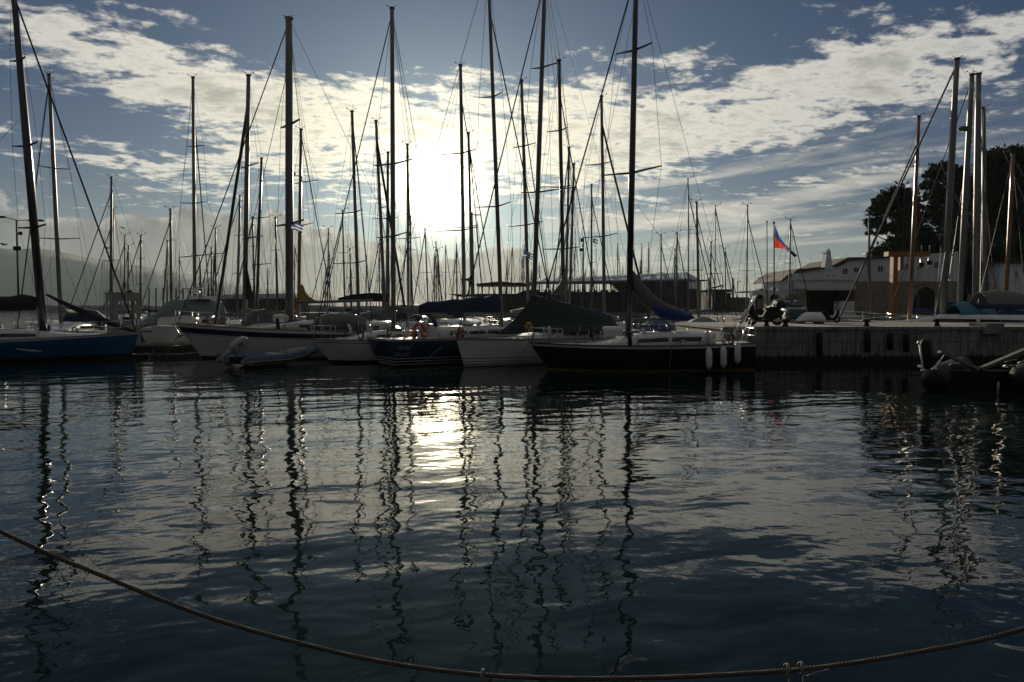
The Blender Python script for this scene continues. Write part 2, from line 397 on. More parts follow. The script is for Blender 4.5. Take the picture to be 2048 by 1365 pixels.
class Hull:
    def __init__(s, bow, stern, B, z, over=(0.8, 0.3), ws=0.68, n=22, full=1.5):
        """bow and stern: plan points of the hull's ends at deck level; z: sheer height at bow, middle, stern"""
        s.bow, s.stern = Vector(bow), Vector(stern); d = s.bow - s.stern; s.L = d.length; s.yaw = math.atan2(d.y, d.x)
        s.loc = (s.bow + s.stern) / 2; s.B, s.z, s.over, s.ws, s.n, s.full = B, z, over, ws, n, full
        s.u = d.normalized(); s.p = Vector((-s.u.y, s.u.x, 0))
    def sheer(s, q):
        b, m, st = s.z; a = 2*(st + b - 2*m); return a*(q-.5)**2 + (b-st)*(q-.5) + m
    def beam(s, q):
        if q < .42: k = s.ws + (1-s.ws)*math.sin(math.pi/2*q/.42)
        else: k = math.cos(math.pi/2*((q-.42)/.58)**s.full)
        return max(s.B/2*k, 0.012)
    def pt(s, q, t, side):
        """local point at station q (0 stern, 1 bow), level t (1 sheer, 0 waterline), side -1/0/1"""
        x = (q-.5)*s.L; k = 1-t
        x -= s.over[0]*k*smst((q-.55)/.45)**1.3; x += s.over[1]*k*smst((.3-q)/.3)
        y = s.beam(q)*(1 - .30*max(k, 0)**1.8 - .12*k*smst((q-.5)/.5))
        return Vector((x, side*max(y, .01), s.sheer(q)*t))
    def w(s, x, y, z): return s.loc + s.u*x + s.p*y + Vector((0, 0, z))
    def q_of(s, x): return min(max(x/s.L + .5, 0), 1)
    def deckz(s, x): return s.sheer(s.q_of(x))
def hull_parts(T, H, bands, mats, deck='deck', rail=None, nside=1):
    """bands: [(level, material index below it)] from the sheer down"""
    lv = [b[0] for b in bands] + [-0.35]; ms = [b[1] for b in bands]
    fine = [(lv[0], ms[0])]
    for i, m in enumerate(ms):
        a, b = lv[i], lv[i+1]; k = max(1, int((a-b)/.16))
        for j in range(1, k+1): fine.append((a+(b-a)*j/k, m))
    mb = MB(); n = H.n
    for side in (-1, 1):
        rows = [[H.pt(i/n, t, side) for i in range(n+1)] for t, _ in fine]
        mb.sheet(rows, m=lambda i, j: fine[i+1][1])
    a = mb.vs([H.pt(0, t, -1) for t, _ in fine]); b = mb.vs([H.pt(0, t, 1) for t, _ in fine])
    for i in range(len(fine)-1): mb.face((a+i, a+i+1, b+i+1, b+i), fine[i+1][1])
    T.part('hull', mb, mats, local=True)
    mb = MB(); rows = []
    for f in (-1, -.5, 0, .5, 1): rows.append([H.pt(i/n, 1, 1 if f >= 0 else -1) * 1 for i in range(n+1)])
    rows = [[Vector((p.x, H.beam(i/n)*f*.97, p.z - .02 + .06*(1-f*f)*min(1, H.beam(i/n)))) for i, p in enumerate(r)] for f, r in zip((-1, -.5, 0, .5, 1), rows)]
    mb.sheet(rows); T.part('deck', mb, M[deck], local=True)
    if rail:
        mb = MB()
        for side in (-1, 1): mb.tube([H.pt(i/n, 1, side) + Vector((0, 0, .015)) for i in range(n+1)], .028, 5)
        T.part('toe_rail', mb, M[rail], local=True)
def cabin(T, H, x0, x1, wid, h, m='gel', win=True, wm='glass', slope=0.5, name='cabin', nwin=3, hatches=1):
    rings = []; N = 9
    for i in range(N+1):
        t = i/N; x = x0 + (x1-x0)*t; z = H.deckz(x); k = h*min(1, smst((x1-x)/max(slope*abs(x1-x0), .01))*1.0 + .12); e = min(1, t/.04+.35)
        wv = wid*min(1, H.beam(H.q_of(x))*1.7/wid)
        rings.append([Vector((x, y, zz)) for y, zz in ((-wv/2, z-.05), (-wv/2*.94, z+k*.75), (-wv/2*.80, z+k*.95), (0, z+k*1.08), (wv/2*.80, z+k*.95), (wv/2*.94, z+k*.75), (wv/2, z-.05))])
    mb = MB(); mb.ring_loft(rings); cb = T.part(name, mb, M[m], local=True)
    if win:
        xa, xb = x0 + (x1-x0)*.10, x0 + (x1-x0)*.66; step = (xb-xa)/nwin
        for k in range(nwin):
            for side in (-1, 1):
                mb = MB(); a, b = xa + k*step + .06, xa + (k+1)*step - .06
                pts = []
                for xx, f in ((a, .30), (b, .30), (b-.04, .64), (a+.04, .64)):
                    wv = wid*min(1, H.beam(H.q_of(xx))*1.7/wid); kk = h*min(1, smst((x1-xx)/max(slope*abs(x1-x0), .01)) + .12)
                    pts.append(Vector((xx, side*(wv/2*(1-.06*f/.75)+.004), H.deckz(xx)+kk*f)))
                mb.slab(pts, (0, side*.012, 0))
                T.part('window', mb, M[wm], local=True, parent=cb)
    for k in range(hatches):
        x = x0 + (x1-x0)*(.38 + .3*k); kk = h*min(1, smst((x1-x)/max(slope*abs(x1-x0), .01)) + .12)
        mb = MB(); mb.box((x-.25, -.25, H.deckz(x)+kk*1.07), (x+.25, .25, H.deckz(x)+kk*1.07+.05)); T.part('hatch', mb, M['hatch'], local=True, parent=cb)
    return cb
def guard_rails(T, H, q0=.06, q1=.86, h=.62, n=6, pulpit=True, pushpit=True, side_list=(-1, 1), r=.013):
    for side in side_list:
        pts = []
        for i in range(n+1):
            q = q0 + (q1-q0)*i/n; b = H.pt(q, 1, side); b.y -= side*.06
            mb = MB(); mb.tube([b - Vector((0, 0, .03)), b + Vector((0, 0, h))], r, 5); T.part('stanchion', mb, M['steel'], local=True); pts.append(b)
        mb = MB()
        for k in (.5, 1): mb.tube([p + Vector((0, 0, h*k)) for p in pts], .006, 4)
        T.part('lifeline', mb, M['wire'], local=True)
    def rail(qs, name):
        mb = MB(); top = [H.pt(q, 1, s) + Vector((0, -s*.05, h+.03)) for q, s in qs]; mb.tube(top, r*1.1, 6)
        mid = [p - Vector((0, 0, h*.5)) for p in top]; mb.tube(mid, r*.8, 5)
        for (q, s), p in list(zip(qs, top)): mb.tube([p, H.pt(q, 1, s) + Vector((0, -s*.05, -.02))], r*.9, 5)
        T.part(name, mb, M['steel'], local=True)
    if pulpit: rail([(q1, -1), (.93, -1), (.985, -1), (1.0, 1), (.985, 1), (.93, 1), (q1, 1)], 'pulpit')
    if pushpit: rail([(q0, -1), (.0, -1), (.0, 1), (q0, 1)], 'pushpit')

class Rig:
    """mast, spreaders and wires set from where they stand; base and top are photo pixels at distance d"""
    def __init__(s, T, d, base, top, th, m='alu', ratio=1.25, k=0.38, foot=None, tz=0.7, dt=None):
        s.T, s.d, s.base, s.top, s.k = T, d, base, top, k
        s.r = th / 2 / F * d; s.b = P(*base, d); s.t = P(*top, dt or d); s.wr = k * d / F
        b = s.b.copy()
        if foot is not None: b = s.b + (s.b - s.t).normalized() * ((s.b.z - foot) / max((s.t-s.b).normalized().z, .2))
        mb = MB(); mb.oval(b, s.t, s.r*ratio, s.r, tz, 12); s.mast = T.part('mast', mb, M[m]); s.mm = m
    def at(s, py):
        t = (s.base[1]-py)/(s.base[1]-s.top[1]); return s.b + (s.t-s.b)*t
    def frac(s, t): return s.b + (s.t-s.b)*t
    def spreader(s, l, r, dd=.5):
        """l and r: pixel tips"""
        tips = []
        for px, sg in ((l, 1), (r, -1)):
            if px is None: tips.append(None); continue
            tips.append(P(*px, s.d + sg*dd))
        root = (l[1] + (r[1] if r else l[1]))/2 if l and r else (l or r)[1]
        c = s.at(root); mb = MB(); rr = max(s.r*.30, s.wr*1.5)
        for tp in tips:
            if tp is not None: mb.tube([c, tp], [rr*1.3, rr*.8], 6)
        s.T.part('spreader', mb, M[s.mm], parent=s.mast); return tips
    def auto_spreaders(s, ys, half, dd=.4, rise=4, skew=0):
        out = []
        for py in ys:
            t = (s.base[1]-py)/(s.base[1]-s.top[1]); cx = s.base[0] + (s.top[0]-s.base[0])*t
            out.append(s.spreader((cx-half+skew, py+1), (cx+half+skew, py-rise), dd))
        return out
    def wire(s, name, pts, r=None, m='wire'):
        mb = MB(); mb.tube(pts, r or s.wr, 4, cap=False); return s.T.part(name, mb, M[m])
    def masthead(s, ant=True, vane=True, left=True):
        mb = MB(); t = s.t; u = s.d / F
        mb.tube([t, t + Vector((0, 0, 2*u))], s.r*1.2, 8)
        sx = -1 if left else 1
        if vane:
            mb.tube([t + Vector((0, 0, 2*u)), t + Vector((sx*9*u, 0, 6*u))], .35*u, 4); mb.tube([t + Vector((sx*9*u, 0, 6*u)), t + Vector((sx*11*u, 0, 7*u))], 1.1*u, 5)
            mb.tube([t + Vector((0, 0, 2*u)), t + Vector((-sx*5*u, 0, 6*u))], .3*u, 4); mb.tube([t + Vector((-sx*5*u, 0, 6*u)), t + Vector((-sx*9*u, 0, 6*u))], .6*u, 4)
        if ant: mb.tube([t, t + Vector((2*u, 0, 16*u))], .22*u, 4)
        s.T.part('masthead_gear', mb, M['wire'], parent=s.mast)
    def shrouds(s, H, sps, xm, spread=.92):
        for i, sg in ((0, 1), (1, -1)):
            # left tip belongs to whichever side of the hull lies farther left
            side = 1 if H.p.x < 0 else -1
            if i: side = -side
            q = H.q_of(xm); cp = H.pt(q, 1, side); cp = H.w(cp.x, cp.y*spread, cp.z)
            tips = [sp[i] for sp in sps if sp[i] is not None]
            pts = [s.frac(.985)] + tips + [cp]
            s.wire('shroud', pts)
            if tips: s.wire('lower_shroud', [s.frac(max(.3, min(.9, (tips[-1].z-s.b.z)/max(s.t.z-s.b.z, .1)-.02))), cp])
def boom_cover(T, p0, p1, h, m, hang=.0, wid=.26, name='sail_cover', boom=True, mast_h=None):
    """sail bundle stowed on a boom, from the mast aft"""
    p0, p1 = Vector(p0), Vector(p1)
    if boom:
        mb = MB(); mb.tube([p0, p1], .07, 8); b = T.part('boom', mb, M['alu'])
    else: b = None
    if h:
        rings = []; N = 10; d = (p1-p0).normalized(); a = Vector((-d.y, d.x, 0)).normalized()
        for i in range(N+1):
            t = i/N; c = p0 + (p1-p0)*t; hh = h*(1.0 - .45*t)*(1+.05*math.sin(i*2.3)); ww = wid*(1-.25*t)
            if i in (0, N): hh *= .8; ww *= .7
            rings.append([c + a*(ww*x) + Vector((0, 0, hh*z - .10 - hang*math.sin(math.pi*t))) for x, z in ((-.25, 0), (-.5, .25), (-.42, .62), (-.14, 1), (.14, 1), (.42, .62), (.5, .25), (.25, 0))])
        mb = MB(); mb.ring_loft(rings); T.part(name, mb, M[m])
    return b
def winch(T, p, r=.09, h=.16):
    mb = MB(); mb.lathe(p, Vector(p) + Vector((0, 0, h)), ((0, r), (.3, r*.75), (.7, r*.75), (1, r*.95)), 10); T.part('winch', mb, M['steel'])

def deck_clutter(T, H, seed, cab=None):
    """ventilators, coiled lines, cleats, a liferaft canister, fenders lying on deck"""
    rr = random.Random(seed); L = H.L
    for x in (-.36*L, .30*L, .02*L):
        for sd in (-1, 1):
            q = H.q_of(x); p = H.pt(q, 1, sd); p.y -= sd*.14; mb = MB(); mb.tube([p + Vector((-.13, 0, .07)), p + Vector((.13, 0, .07))], .018, 6); mb.tube([p, p + Vector((0, 0, .07))], .03, 6); T.part('cleat', mb, M['steel'], local=True)
    for k in range(2):
        x, y = rr.uniform(-.1, .25)*L, rr.choice((-1, 1))*rr.uniform(.25, .6); z = H.deckz(x) + .45; mb = MB(); mb.lathe((x, y, z-.2), (x, y, z+.10), ((0, .06), (.6, .06), (1, .09)), 9); mb.tube([(x, y, z+.10), (x+.05, y, z+.17), (x+.13, y, z+.18)], [.08, .09, .10], 9); T.part('ventilator', mb, M['steel'], local=True)
    for k in range(3):
        x, sd = rr.uniform(-.4, .3)*L, rr.choice((-1, 1)); q = H.q_of(x); p = H.pt(q, 1, sd); p.y -= sd*.05; p.z += rr.uniform(.30, .45); mb = MB()
        for j in range(4): mb.tube([p + Vector(((.10+.012*j)*math.cos(a), sd*.02*j, -.13+(.17+.015*j)*math.sin(a))) for a in (2*math.pi*i/12 for i in range(13))], .014, 5)
        T.part('rope_coil', mb, M['rope'], local=True)
    x = rr.choice((-.30, .12))*L; z = H.deckz(x) + .42; mb = MB(); mb.lathe((x-.4, .15, z+.14), (x+.4, .15, z+.14), ((0, .12), (.06, .2), (.94, .2), (1, .12)), 12); T.part('liferaft_canister', mb, M['gel'], local=True)
    for sd in (-1, 1):
        mb = MB(); pts = [Vector((x, sd*.62*min(1, H.beam(H.q_of(x))), H.deckz(x) + .50)) for x in (-.18*L, -.05*L, .08*L)]; mb.tube(pts, .018, 6); T.part('grab_rail', mb, M['teak'], local=True)
    for k in range(2):
        x = rr.uniform(-.32, .2)*L; q = H.q_of(x); p = H.pt(q, 1, 1); p.y -= .1; mb = MB(); mb.lathe(p + Vector((0, 0, .02)), p + Vector((.05, 0, .6)), ((0, .02), (.06, .09), (.85, .09), (.95, .05), (1, .02)), 10); T.part('stowed_fender', mb, M[rr.choice(('gel', 'navycl'))], local=True)
# ------------------------------------------------------------------ the front row of boats
FRONT = 'yachts moored side by side along the harbour'
def yacht(name, label, H, cat='sailing yacht', group=FRONT): return Thing(name, label, cat, H.loc, H.yaw, group)

def blue_racer():
    bow = gp(276, 35.3); u = Vector((.898, .44, 0)); H = Hull(bow, bow - u*11.2, 3.3, (1.30, 1.06, 0.98), (0.35, .5), .8)
    T = yacht('racing_yacht', 'bright blue hulled racing yacht with white deck and dark mast leaning aft', H)
    hull_parts(T, H, [(1, 0), (.94, 1), (.20, 2)], [M['gel'], M['blue'], M['boot']], rail='alu')
    xm = H.L/2 - 4.1
    cabin(T, H, -3.6, 4.0, 2.0, .50, slope=.62, nwin=2, hatches=2); guard_rails(T, H)
    r = Rig(T, 33.5, (85, 646), (22, -75), 13.5, 'darkmast', 1.3, foot=H.deckz(xm)+.3, tz=.6)
    sp = [r.spreader((20, 123), (50, 114)), r.spreader((25, 293), (75, 284)), r.spreader((37, 456), (91, 449))]
    r.shrouds(H, sp, xm)
    bowp = H.w(H.L/2-.1, 0, H.z[0]); r.wire('forestay', [r.at(-10), bowp], .045, 'furl'); r.wire('backstay', [r.t, H.w(-H.L/2+.2, 0, H.z[2])])
    r.wire('topping_lift', [r.at(225), P(-60, 345, 32)]); r.wire('halyard', [P(87, 560, 33.4), H.w(1.9, -.2, 1.6)], .012, 'steel')
    bm = H.w(xm-.25, 0, 2.55); boom_cover(T, bm, H.w(xm-5.4, 0, 2.35), .82, 'darkcl', wid=.5)
    mb = MB(); a, b = P(92, 589, 33.6), P(271, 664, 35.2); pts = [a + (b-a)*t + Vector((0, 0, -.12*math.sin(math.pi*t))) for t in (0, .12, .3, .5, .7, .88, 1)]
    mb.tube(pts, [.05, .09, .13, .17, .15, .11, .06], 9); T.part('furled_headsail', mb, M['darkcl'])
    for k, (q, t0, L, z) in enumerate(((.555, .62, .9, .16), (.60, .58, .55, .08))):       # swoosh mark on the topsides
        mb = MB(); n = 8; rows = [[], []]
        for i in range(n+1):
            f = i/n; tt = t0 - z*f - .04*k; wdt = .035*math.sin(math.pi*min(1, .15+f*.85))
            for j, o in ((0, wdt), (1, -wdt)): p = H.pt(q + L/H.L*f, tt+o, -1); p.y -= .006; rows[j].append(p)
        mb.sheet(rows); T.part('hull_mark', mb, M['white'], local=True, fix=False)
    deck_clutter(T, H, 3)
    for x in (-2.2, -1.2): winch(T, H.w(x, -1.0, H.deckz(x)))
blue_racer()

def striped_yacht():
    H = Hull(gp(350, 34.6), gp(890, 36.8), 3.9, (1.80, 1.42, 1.32), (1.25, .5), .7)
    T = yacht('cruising_yacht', 'large white yacht with a broad navy stripe below the deck', H)
    hull_parts(T, H, [(1, 0), (.90, 1), (.73, 0), (.70, 1), (.685, 0), (.07, 2)], [M['gel'], M['navy'], M['boot']], 'teak', 'teak')
    xm = (Vector(gp(579, 35.5))-H.loc).dot(H.u)
    cabin(T, H, -4.2, 3.2, 2.3, .5, nwin=4, hatches=2); guard_rails(T, H, h=.6)
    r = Rig(T, 35.5, (579, 645), (578, 38), 14.5, 'alu', 1.5, foot=1.8, tz=.85); r.masthead()
    sp = [r.spreader((562, 256), (599, 239)), r.spreader((555, 452), (607, 440))]; r.shrouds(H, sp, xm)
    r.wire('forestay', [r.frac(.99), H.w(H.L/2-.15, 0, 1.85)], .028, 'furl'); r.wire('inner_forestay', [r.at(125), H.w(H.L/2-2.6, 0, 1.75)], .016)
    r.wire('backstay', [r.t, H.w(-H.L/2+.3, 0, 1.35)])
    for e in (640, 655, 668): r.wire('halyard', [r.frac(.985), P(e, 640, 36)], .007)
    boom_cover(T, P(592, 606, 35.6), P(746, 601, 36.3), 0, 'greycl')
    rings = []
    for px, py in ((622, 650), (628, 640), (643, 631), (662, 626), (700, 626), (728, 636), (750, 646), (760, 656)):
        c = P(px, py, 36.0); z0 = 1.45; h = c.z - z0
        rings.append([H.loc + H.u*((c-H.loc).dot(H.u)) + H.p*y + Vector((0, 0, z0 + h*z)) for y, z in ((-1.2, 0), (-1.12, .6), (-.7, .93), (0, 1), (.7, .93), (1.12, .6), (1.2, 0))])
    mb = MB(); mb.ring_loft(rings); T.part('cockpit_cover', mb, M['greycl'])
    deck_clutter(T, H, 4)
    for x in (-3, -3.8): winch(T, H.w(x, -1.4, H.deckz(x)+.05), .11, .2)
    mb = MB(); mb.tube([H.w(H.L/2-.2, 0, 1.75), H.w(H.L/2+.25, 0, 1.72)], .05, 6); mb.tube([H.w(H.L/2+.1, 0, 1.7), H.w(H.L/2-.25, 0, 1.15)], .03, 6); mb.tube([H.w(H.L/2-.4, -.12, 1.25), H.w(H.L/2-.15, 0, 1.1), H.w(H.L/2-.4, .12, 1.25)], .035, 6); T.part('anchor', mb, M['steel'])
striped_yacht()

def small_white():
    H = Hull(gp(623, 31.8), gp(905, 34.6), 3.0, (1.10, 1.04, 1.02), (0.85, .3), .7)
    T = yacht('small_yacht', 'white yacht with a sharply raked bow beside the grey dinghy', H)
    hull_parts(T, H, [(1, 0), (.90, 1), (.87, 0), (.10, 2)], [M['gel'], M['boot'], M['boot']], rail='alu')
    xm = (Vector(gp(786, 33.3))-H.loc).dot(H.u)
    cabin(T, H, -2.2, 2.2, 1.9, .42, hatches=1); guard_rails(T, H, n=5)
    r = Rig(T, 33.4, (787, 650), (784, 18), 9.5, 'alu', 1.4, foot=1.3, tz=.8); r.masthead(False)
    sp = [r.spreader((747, 331), (824, 319)), r.spreader((753, 476), (813, 465))]; r.shrouds(H, sp, xm)
    r.wire('forestay', [r.frac(.985), H.w(H.L/2-.05, 0, 1.12)], .026, 'furl'); r.wire('backstay', [r.t, H.w(-H.L/2+.2, 0, 1.05)])
    for e in (845, 870, 892): r.wire('halyard', [r.frac(.98), P(e, 600, 34)], .007)
    boom_cover(T, P(795, 622, 33.5), P(905, 634, 34.5), .34, 'greycl', wid=.3)
    deck_clutter(T, H, 5)
    mb = MB(); q = P(790, 668, 33); mb.box((q.x-.32, q.y-.25, q.z-.3), (q.x+.32, q.y+.25, q.z+.22)); mb.box((q.x-.36, q.y-.29, q.z+.22), (q.x+.36, q.y+.29, q.z+.27)); T.part('deck_locker', mb, M['greycl'])
small_white()

def text_mesh(txt, size, shear=0.35):
    cu = bpy.data.curves.new('lettering', 'FONT'); cu.body = txt; cu.size = size; cu.shear = shear; cu.resolution_u = 3; cu.align_x = 'LEFT'
    o = bpy.data.objects.new('lettering', cu); C.objects.link(o); dg = bpy.context.evaluated_depsgraph_get()
    me = bpy.data.meshes.new_from_object(o.evaluated_get(dg)); bpy.data.objects.remove(o); bpy.data.curves.remove(cu); return me
def dark_blue():
    H = Hull(gp(1118, 35.6), gp(756, 30.0), 3.3, (1.35, 1.22, 1.20), (0.9, .45), .78)
    T = yacht('blue_yacht', 'dark blue yacht with white lettering on its quarter and pale lines at the waterline', H)
    hull_parts(T, H, [(1, 0), (.96, 1), (.33, 2), (.305, 1), (.22, 2), (.195, 1), (.11, 2), (.085, 3)], [M['gel'], M['dkblue'], M['white'], M['boot']], rail='alu')
    xm = (Vector(gp(1002, 33.5))-H.loc).dot(H.u)
    cabin(T, H, -2.6, 2.8, 2.1, .5, hatches=2); guard_rails(T, H, n=5)
    r = Rig(T, 33.6, (1003, 640), (976, -70), 8, 'alu', 1.4, foot=1.6, tz=.75)
    sp = [r.spreader((958, 196), (1005, 184)), r.spreader((952, 415), (1022, 404))]; r.shrouds(H, sp, xm)
    r.wire('forestay', [r.at(22), H.w(H.L/2-.1, 0, 1.4)], .03, 'furl'); r.wire('backstay', [r.t, H.w(-H.L/2+.2, 0, 1.25)], .012)
    boom_cover(T, P(999, 621, 33.5), P(838, 622, 31.6), .84, 'navycl', wid=.55)
    # navy spray hood over the companionway, seen end on as an arch
    mb = MB()
    for off in (0, .22, .44):
        pass
    c = P(847, 676, 31.2); rows = []
    for k in range(4):
        row = []
        for i in range(13):
            a = math.pi*i/12; row.append(c + H.u*(.07*k) + H.p*(0.0) + Vector((0, 0, 0)) + (H.p*(-1.0) + H.u*.75).normalized()*(-.56*math.cos(a)) + Vector((0, 0, 1.05*math.sin(a)**.7)))
        rows.append(row)
    mb.sheet(rows, thick=Vector((0, .03, .03))); T.part('spray_hood', mb, M['navycl'])
    for txt, x, z in (('Adef', .30, .64), ('Shack', .16, .40)):
        me = text_mesh(txt, .31); mb = MB(); vs = []
        for v in me.vertices:
            xx = -H.L/2 + x + v.co.x; q = H.q_of(xx); t = (z*1.22 + v.co.y*.95)/H.sheer(q); p = H.pt(q, t, -1)
            xs = xx; y = p.y - .006; vs.append((xs, y, p.z))
        mb.v = vs
        for f in me.polygons: mb.face(list(f.vertices))
        T.part('name_lettering', mb, M['letter'], local=True, fix=False)
    deck_clutter(T, H, 6)
    for x in (-2.7, -1.9): winch(T, H.w(x, -1.2, H.deckz(x)+.05), .1, .2); winch(T, H.w(x, 1.2, H.deckz(x)+.05), .1, .2)
    mb = MB(); c = H.w(-3.2, 0, 1.3); mb.tube([c + Vector((.42*math.cos(a), .1, .55 + .42*math.sin(a))) for a in (2*math.pi*i/16 for i in range(17))], .02, 5); T.part('steering_wheel', mb, M['steel'])
    return H
HE = dark_blue()

def tent_yacht():
    H = Hull(gp(912, 29.3), gp(1300, 37.2), 3.3, (1.26, 1.12, 1.05), (0.42, .3), .75)
    T = yacht('covered_yacht', 'white yacht with its cockpit under a big blackish green boom tent', H)
    hull_parts(T, H, [(1, 0), (.97, 1), (.94, 0), (.31, 1), (.285, 0), (.20, 1), (.175, 0), (.10, 1), (.075, 0), (.02, 2)], [M['gel'], M['greycl'], M['boot']], rail='alu')
    xm = (Vector(gp(1068, 32.4))-H.loc).dot(H.u)
    cabin(T, H, -2.6, 3.0, 2.0, .48, hatches=1); guard_rails(T, H, n=5)
    r = Rig(T, 32.3, (1066, 652), (1091, -70), 9.5, 'alu', 1.4, foot=1.5, tz=.8)
    sp = [r.spreader((1061, 139), (1121, 124)), r.spreader((1042, 386), (1147, 375))]; r.shrouds(H, sp, xm)
    r.wire('forestay', [r.frac(.96), H.w(H.L/2-.05, 0, 1.3)], .028, 'furl'); r.wire('backstay', [r.t, H.w(-H.L/2+.2, 0, 1.1)])
    for e in (1110, 1150, 1180): r.wire('halyard', [r.frac(.97), P(e, 640, 33)], .007)
    deck_clutter(T, H, 7)
    ridge = [P(1066, 589, 31.9), P(1100, 597, 32.4), P(1150, 610, 33.2), P(1200, 622, 34.2), P(1222, 630, 34.8)]
    near = [P(990, 668, 29.8), P(1062, 664, 30.8), P(1130, 663, 31.7), P(1205, 661, 32.8), P(1243, 657, 33.6)]
    rows = []
    for a, b in zip(ridge, near):
        far = Vector((2*a.x-b.x, 2*a.y-b.y, b.z)); row = []
        for k in range(9):
            t = k/4-1; e = far if t > 0 else b; s = abs(t); p = a + (e-a)*s; p.z -= .16*math.sin(math.pi*s)*(a.z-e.z); row.append(p)
        rows.append(row)
    fine = []
    for i in range(len(rows)-1):
        for t in (0, .34, .67):
            fine.append([p + (q-p)*t - Vector((0, 0, .05*math.sin(math.pi*t))) for p, q in zip(rows[i], rows[i+1])])
    fine.append(rows[-1]); mb = MB(); mb.sheet(fine, thick=Vector((0, 0, -.02))); T.part('boom_tent', mb, M['greencl'])
    mb = MB(); mb.tube([ridge[0] + Vector((0, 0, -.06)), ridge[-1] + Vector((0, 0, -.06))], .07, 8); T.part('boom', mb, M['alu'])
tent_yacht()

def black_yacht():
    H = Hull(gp(1058, 28.3), gp(1490, 29.0), 3.1, (1.12, 1.04, 1.12), (0.85, -.1), .72)
    T = yacht('black_yacht', 'long low black hulled yacht with a pale deck edge and thin gold waterline', H)
    hull_parts(T, H, [(1, 0), (.90, 1), (.045, 2), (.015, 1)], [M['deck'], M['black'], M['gold']], 'deck', 'boot')
    xm = (Vector(gp(1257, 28.7))-H.loc).dot(H.u)
    cabin(T, H, -3.0, 2.0, 1.9, .52, slope=.6, nwin=2, hatches=2)
    guard_rails(T, H, n=5, h=.6)
    r = Rig(T, 28.7, (1257, 664), (1273, -75), 12.5, 'darkmast', 1.35, foot=1.2, tz=.75); r2 = r
    sp = [r.spreader((1232, 109), (1304, 86), .7), r.spreader((1208, 351), (1323, 332), .8)]; r.shrouds(H, sp, xm)
    r.wire('forestay', [r.frac(.975), H.w(H.L/2-.1, 0, 1.15)], .03, 'furl'); r.wire('backstay', [r.t, H.w(-H.L/2+.2, 0, 1.15)])
    r.wire('running_backstay', [r.at(390), H.w(-H.L/2+.7, 1.0, 1.15)], .006); r.wire('inner_forestay', [r.frac(.9), H.w(H.L/2-1.6, 0, 1.1)], .008)
    mb = MB(); a, b = P(1266, 640, 28.7), P(1376, 640, 28.9); mb.tube([a, b], .065, 8); T.part('boom', mb, M['alu'])
    prof = [(1262, 548, 10), (1268, 562, 16), (1283, 585, 18), (1305, 606, 17), (1330, 621, 14), (1352, 628, 13), (1376, 634, 9)]
    rings = []
    for px, py, h in prof:
        c = P(px, py, 28.75); k = h/F*28.7; rings.append([c + Vector((0, .22*math.cos(t)*min(1, k*3), 0)) + Vector((k*.55*math.sin(t)*.5, 0, k*math.sin(t)*.9)) for t in (2*math.pi*i/9 for i in range(9))])
    mb = MB(); mb.ring_loft(rings); T.part('dropped_mainsail', mb, M['greycl'])
    rings = []
    for px, py, h in ((1306, 618, 8), (1320, 624, 12), (1345, 630, 12), (1368, 634, 9), (1380, 637, 4)):
        c = P(px, py, 28.55); k = h/F*28.7; rings.append([c + Vector((0, .2*math.cos(t), k*math.sin(t))) for t in (2*math.pi*i/9 for i in range(9))])
    mb = MB(); mb.ring_loft(rings); T.part('sail_cover', mb, M['bluecl'])
    deck_clutter(T, H, 8)
    for x in (-1.6, -2.4, -3.3):
        for y in (-1.0, 1.0): winch(T, H.w(x, y, H.deckz(x)+.02), .1, .19)
    for px, py, w_ in ((1175, 671, .42), (1228, 667, .3), (1290, 660, .34)):
        pass
    mb = MB(); mb.tube([H.w(-3.6, -.35, 1.05), H.w(-3.6, 0, 1.6), H.w(-3.6, .35, 1.05)], .02, 6); mb.tube([H.w(-3.9, 0, 1.5), H.w(-2.9, 0, 1.62)], .022, 6); T.part('tiller_frame', mb, M['steel'])
black_yacht()

def fenders():
    rows = (('white fender hanging from the black hull, farthest from the stern', 1418, 694, 741, 27.25), ('white fender on the black hull, middle one of the three', 1447, 692, 738, 27.35),
            ('white fender on the black hull, the one hanging at the stern', 1475, 684, 730, 27.5))
    for lab, px, y0, y1, d in rows:
        a, b = P(px, y0, d), P(px, y1, d); T = Thing('fender', lab, 'fender', b, group='white fenders on the black hull')
        mb = MB(); r = 6.4/F*d; mb.lathe(b, a, ((0, .02), (.03, r*.35), (.14, r*.85), (.22, r), (.80, r), (.90, r*.75), (.96, r*.35), (1, .025)), 14); T.part('body', mb, M['gel'])
        mb = MB(); mb.tube([a, a + Vector((0, .25, .30))], .012, 5); T.part('lanyard', mb, M['rope'])
fenders()

